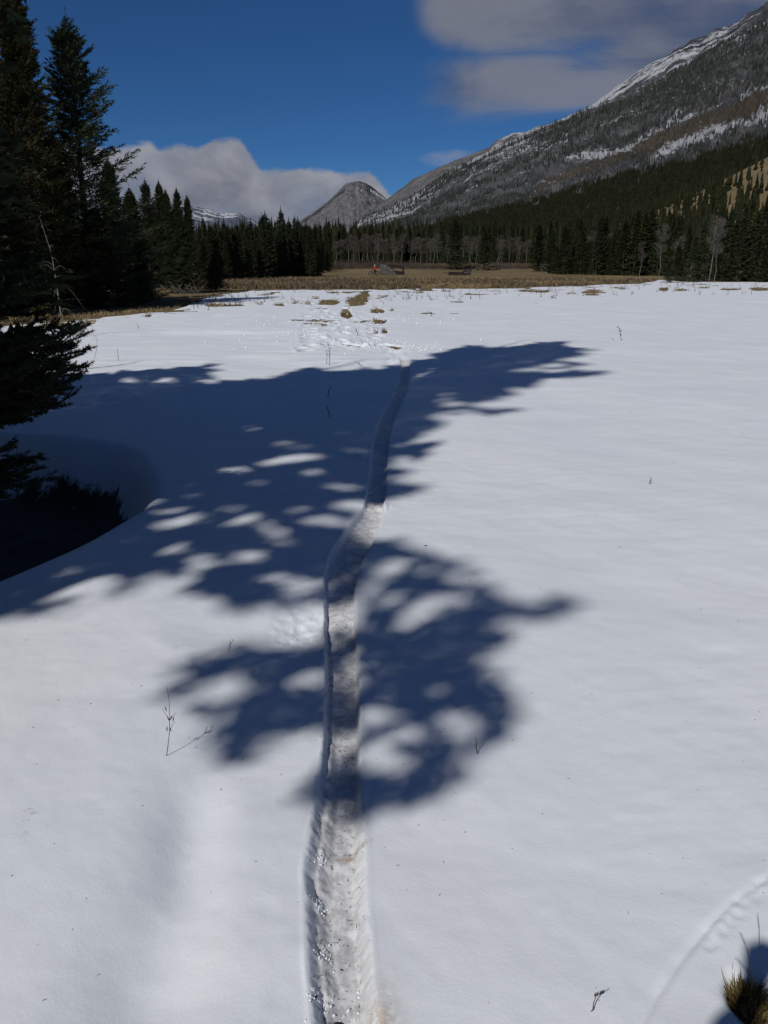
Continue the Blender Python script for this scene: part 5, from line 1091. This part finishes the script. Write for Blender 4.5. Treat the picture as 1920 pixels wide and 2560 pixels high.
def person(loc, rz, label, arms, jacket, trousers, helmet=None, hair=None, gap=.11, step=.0, Hs=1.0):
    e = empty('person', loc, rz, label, 'person'); e.scale = (Hs,) * 3; pel = (0, 0, .95)
    body, jac, tro, boots = [], [], [], []
    tor = [('pel', pel, .13), ('ab', (0, .0, 1.10), .125), ('ch', (0, -.01, 1.30), .145), ('nk0', (0, -.005, 1.44), .075), ('nk', (0, .01, 1.50), .055), ('hd', (0, .025, 1.57), .075), ('hd2', (0, .02, 1.67), .092), ('hd3', (0, .01, 1.735), .06)]
    body.append(tor); jac.append([('pel', pel, .16), ('ab', (0, 0, 1.10), .155), ('ch', (0, -.01, 1.30), .17), ('nk0', (0, -.005, 1.45), .085)])
    for s in (-1, 1):
        hip = (s * .09, 0, .90); kn = (s * gap, .03 + step * s, .50); an = (s * (gap + .01), step * s * 1.6, .09); toe = (s * (gap + .03), .16 + step * s * 1.6, .04)
        body.append([('pel', pel, .13), (f'hip{s}', hip, .09), (f'kn{s}', kn, .062), (f'an{s}', an, .045), (f'toe{s}', toe, .038)])
        tro.append([('pel', pel, .145), (f'hip{s}', hip, .11), (f'kn{s}', kn, .082), (f'an{s}', (an[0], an[1], .12), .07)])
        boots.append([(f'c{s}', (an[0], an[1], .20), .055), (f'h{s}', (an[0], an[1] - .01, .06), .055), (f'm{s}', (an[0] + .01 * s, an[1] + .10, .05), .05), (f't{s}', (toe[0], toe[1] + .03, .04), .04)])
        sh, el, wr, hn = arms[s]
        body.append([('ch', (0, -.01, 1.30), .145), (f'sh{s}', sh, .058), (f'el{s}', el, .042), (f'wr{s}', wr, .030)])
        jac.append([('ch', (0, -.01, 1.30), .17), (f'sh{s}', sh, .075), (f'el{s}', el, .062), (f'wr{s}', wr, .048)])
        W, Hn = Vector(wr), Vector(hn); d = (Hn - W).normalized(); side = d.cross(Vector((0, 0, 1))).normalized(); palm = W + d * .07
        body.append([(f'wr{s}', wr, .030), (f'pa{s}', tuple(palm), (.036, .020))])
        for f in range(4):
            o_ = side * (.027 - .018 * f) * 1.0; l = (.072, .082, .078, .062)[f]; b0 = palm + d * .02 + o_; b1 = b0 + d * l * .5 + Vector((0, 0, -.006)); b2 = b1 + d * l * .35 + Vector((0, 0, -.022)); b3 = b2 + d * l * .1 + Vector((0, 0, -.02))
            body.append([(f'pa{s}', tuple(palm), (.036, .020)), (f'f{s}{f}0', tuple(b0), .009), (f'f{s}{f}1', tuple(b1), .0085), (f'f{s}{f}2', tuple(b2), .008), (f'f{s}{f}3', tuple(b3), .007)])
        th0 = W + d * .03 + side * .028 * -s * 0 + side * .03; th1 = th0 + d * .035 + side * .022; th2 = th1 + d * .03
        body.append([(f'wr{s}', wr, .030), (f't{s}0', tuple(th0), .012), (f't{s}1', tuple(th1), .010), (f't{s}2', tuple(th2), .008)])
    skinned('body', body, M_skin, e); skinned('jacket', jac, jacket, e); skinned('trousers', tro, trousers, e)
    for bt in boots: skinned('boot', [bt], M_black, e)
    # face
    def blob(name, c, r, mat, n=10, cut=None):
        V, F = [], []; m_ = 7
        for i in range(m_ + 1):
            th = math.pi * i / m_
            for j in range(n): ph = 2 * math.pi * j / n; V.append((c[0] + r[0] * math.sin(th) * math.cos(ph), c[1] + r[1] * math.sin(th) * math.sin(ph), max(c[2] + r[2] * math.cos(th), cut if cut is not None else -9)))
        F = [[i * n + j, i * n + (j + 1) % n, (i + 1) * n + (j + 1) % n, (i + 1) * n + j] for i in range(m_) for j in range(n)]
        me = np_mesh(name, np.array(V), np.array(F), mat, True); return link(name, me, e)
    blob('nose', (0, .118, 1.625), (.012, .018, .022), M_skin)
    for s in (-1, 1): blob('eye', (s * .03, .098, 1.655), (.012, .010, .009), M_black); blob('ear', (s * .088, .01, 1.64), (.012, .022, .032), M_skin)
    blob('mouth', (0, .100, 1.585), (.024, .008, .006), M_red)
    if hair: blob('hair', (0, 0.0, 1.70), (.104, .112, .10), hair, 14, 1.66)
    if helmet:
        blob('helmet', (0, .01, 1.72), (.115, .14, .105), helmet, 16, 1.70)
    return e
pos = PD(937, 688, RY - .4); pos.z = GR_Z
person(pos, R_(200), 'distant person in a red jacket and pale helmet standing by a bicycle', {-1: ((-.19, 0, 1.40), (-.30, .05, 1.15), (-.36, .24, 1.05), (-.38, .32, 1.02)), 1: ((.19, 0, 1.40), (.30, .04, 1.16), (.38, .22, 1.08), (.42, .30, 1.06))}, M_red, M_navy, helmet=M_white, Hs=.98)
# the viewer who takes the picture, standing just behind the lens
person((.03, -.40, 0), 0, 'person in a dark jacket behind the lens holding up a small camera', {-1: ((-.20, .0, 1.40), (-.30, .16, 1.22), (-.085, .30, 1.50), (-.055, .33, 1.56)), 1: ((.20, .0, 1.40), (.36, .14, 1.27), (.085, .30, 1.50), (.055, .33, 1.56))}, M_jack2, M_navy, hair=M_hair, Hs=1.0)
def compact():
    e = empty('compact_camera', (0, -.055, 1.6), 0, 'small black compact camera held up by the person behind the lens', 'camera')
    def bx(name, c, s, mat):
        V = [(c[0] + a * s[0] / 2, c[1] + b * s[1] / 2, c[2] + d * s[2] / 2) for a in (-1, 1) for b in (-1, 1) for d in (-1, 1)]; me = bpy.data.meshes.new(name); me.from_pydata(V, [], [(0, 1, 3, 2), (4, 6, 7, 5), (0, 4, 5, 1), (2, 3, 7, 6), (0, 2, 6, 4), (1, 5, 7, 3)]); me.materials.append(mat); o = link(name, me, e); b = o.modifiers.new('b', 'BEVEL'); b.width = min(s) * .18; b.segments = 3; return o
    bx('camera_body', (0, 0, 0), (.10, .026, .058), M_black); bx('shutter_button', (.032, 0, .031), (.012, .012, .006), M_metal); V, F = [], []
    for j, (yy, r) in enumerate(((.0, .022), (.02, .022), (.021, .019), (.033, .019), (.034, .012))):
        for i in range(20): a = 2 * math.pi * i / 20; V.append((r * math.cos(a), yy, r * math.sin(a)))
    F = [[j * 20 + i, j * 20 + (i + 1) % 20, (j + 1) * 20 + (i + 1) % 20, (j + 1) * 20 + i] for j in range(4) for i in range(20)]; link('lens_barrel', np_mesh('lens_barrel', np.array(V), np.array(F), M_metal), e)
compact()

def bicycle():
    o = PD(935, 688, RY); o.z = GR_Z; e = empty('bicycle', o, R_(4), 'fat-tyred bicycle standing in profile behind the person in red', 'bicycle')
    def tube(name, A, B, r, mat, par=e): V, F = tubes(np.array([A], float), np.array([B], float), r, r); return link(name, np_mesh(name, V, F, mat, True), par)
    def ring(name, c, R, r, mat, par): 
        V, F = [], []; n, m_ = 28, 8
        for i in range(n):
            a = 2 * math.pi * i / n
            for j in range(m_): b = 2 * math.pi * j / m_; V.append((c[0] + (R + r * math.cos(b)) * math.cos(a), c[1] + r * math.sin(b), c[2] + (R + r * math.cos(b)) * math.sin(a)))
        F = [[i * m_ + j, ((i + 1) % n) * m_ + j, ((i + 1) % n) * m_ + (j + 1) % m_, i * m_ + (j + 1) % m_] for i in range(n) for j in range(m_)]; return link(name, np_mesh(name, np.array(V), np.array(F), mat, True), par)
    for x in (-.56, .56):
        w = bpy.data.objects.new('wheel', None); COL.objects.link(w); w.parent = e; w.location = (x, 0, .36); ring('tyre', (0, 0, 0), .31, .05, M_black, w); ring('rim', (0, 0, 0), .27, .018, M_metal, w); a = np.linspace(0, 2 * math.pi, 15)[:-1]
        A = np.zeros((14, 3)); B = np.stack([.27 * np.cos(a), 0 * a, .27 * np.sin(a)], -1); V, F = tubes(A, B, .003, .003); link('spokes', np_mesh('spokes', V, F, M_metal), w)
    fr = [((-.56, 0, .36), (-.1, 0, .30)), ((-.56, 0, .36), (-.22, 0, .80)), ((-.1, 0, .30), (-.24, 0, .88)), ((-.1, 0, .30), (.36, 0, .76)), ((-.22, 0, .80), (.33, 0, .86)), ((.36, 0, .74), (.32, 0, .92)), ((.36, 0, .76), (.56, 0, .36))]
    V, F = tubes(np.array([a for a, b in fr], float), np.array([b for a, b in fr], float), .02, .02); link('frame', np_mesh('frame', V, F, M_navy, True), e)
    tube('handlebar', (.30, -.34, .96), (.30, .34, .96), .014, M_metal); tube('stem', (.32, 0, .90), (.30, 0, .97), .016, M_metal); tube('seat_post', (-.235, 0, .86), (-.25, 0, .96), .014, M_metal); tube('saddle', (-.38, 0, .98), (-.12, 0, .975), .045, M_black); tube('crank', (-.1, -.08, .30), (.05, -.08, .24), .012, M_metal); tube('pedal', (.05, -.16, .24), (.05, -.08, .24), .02, M_black)
bicycle()
print('objects', len(bpy.data.objects), 'tris', sum(len(m.polygons) for m in bpy.data.meshes))
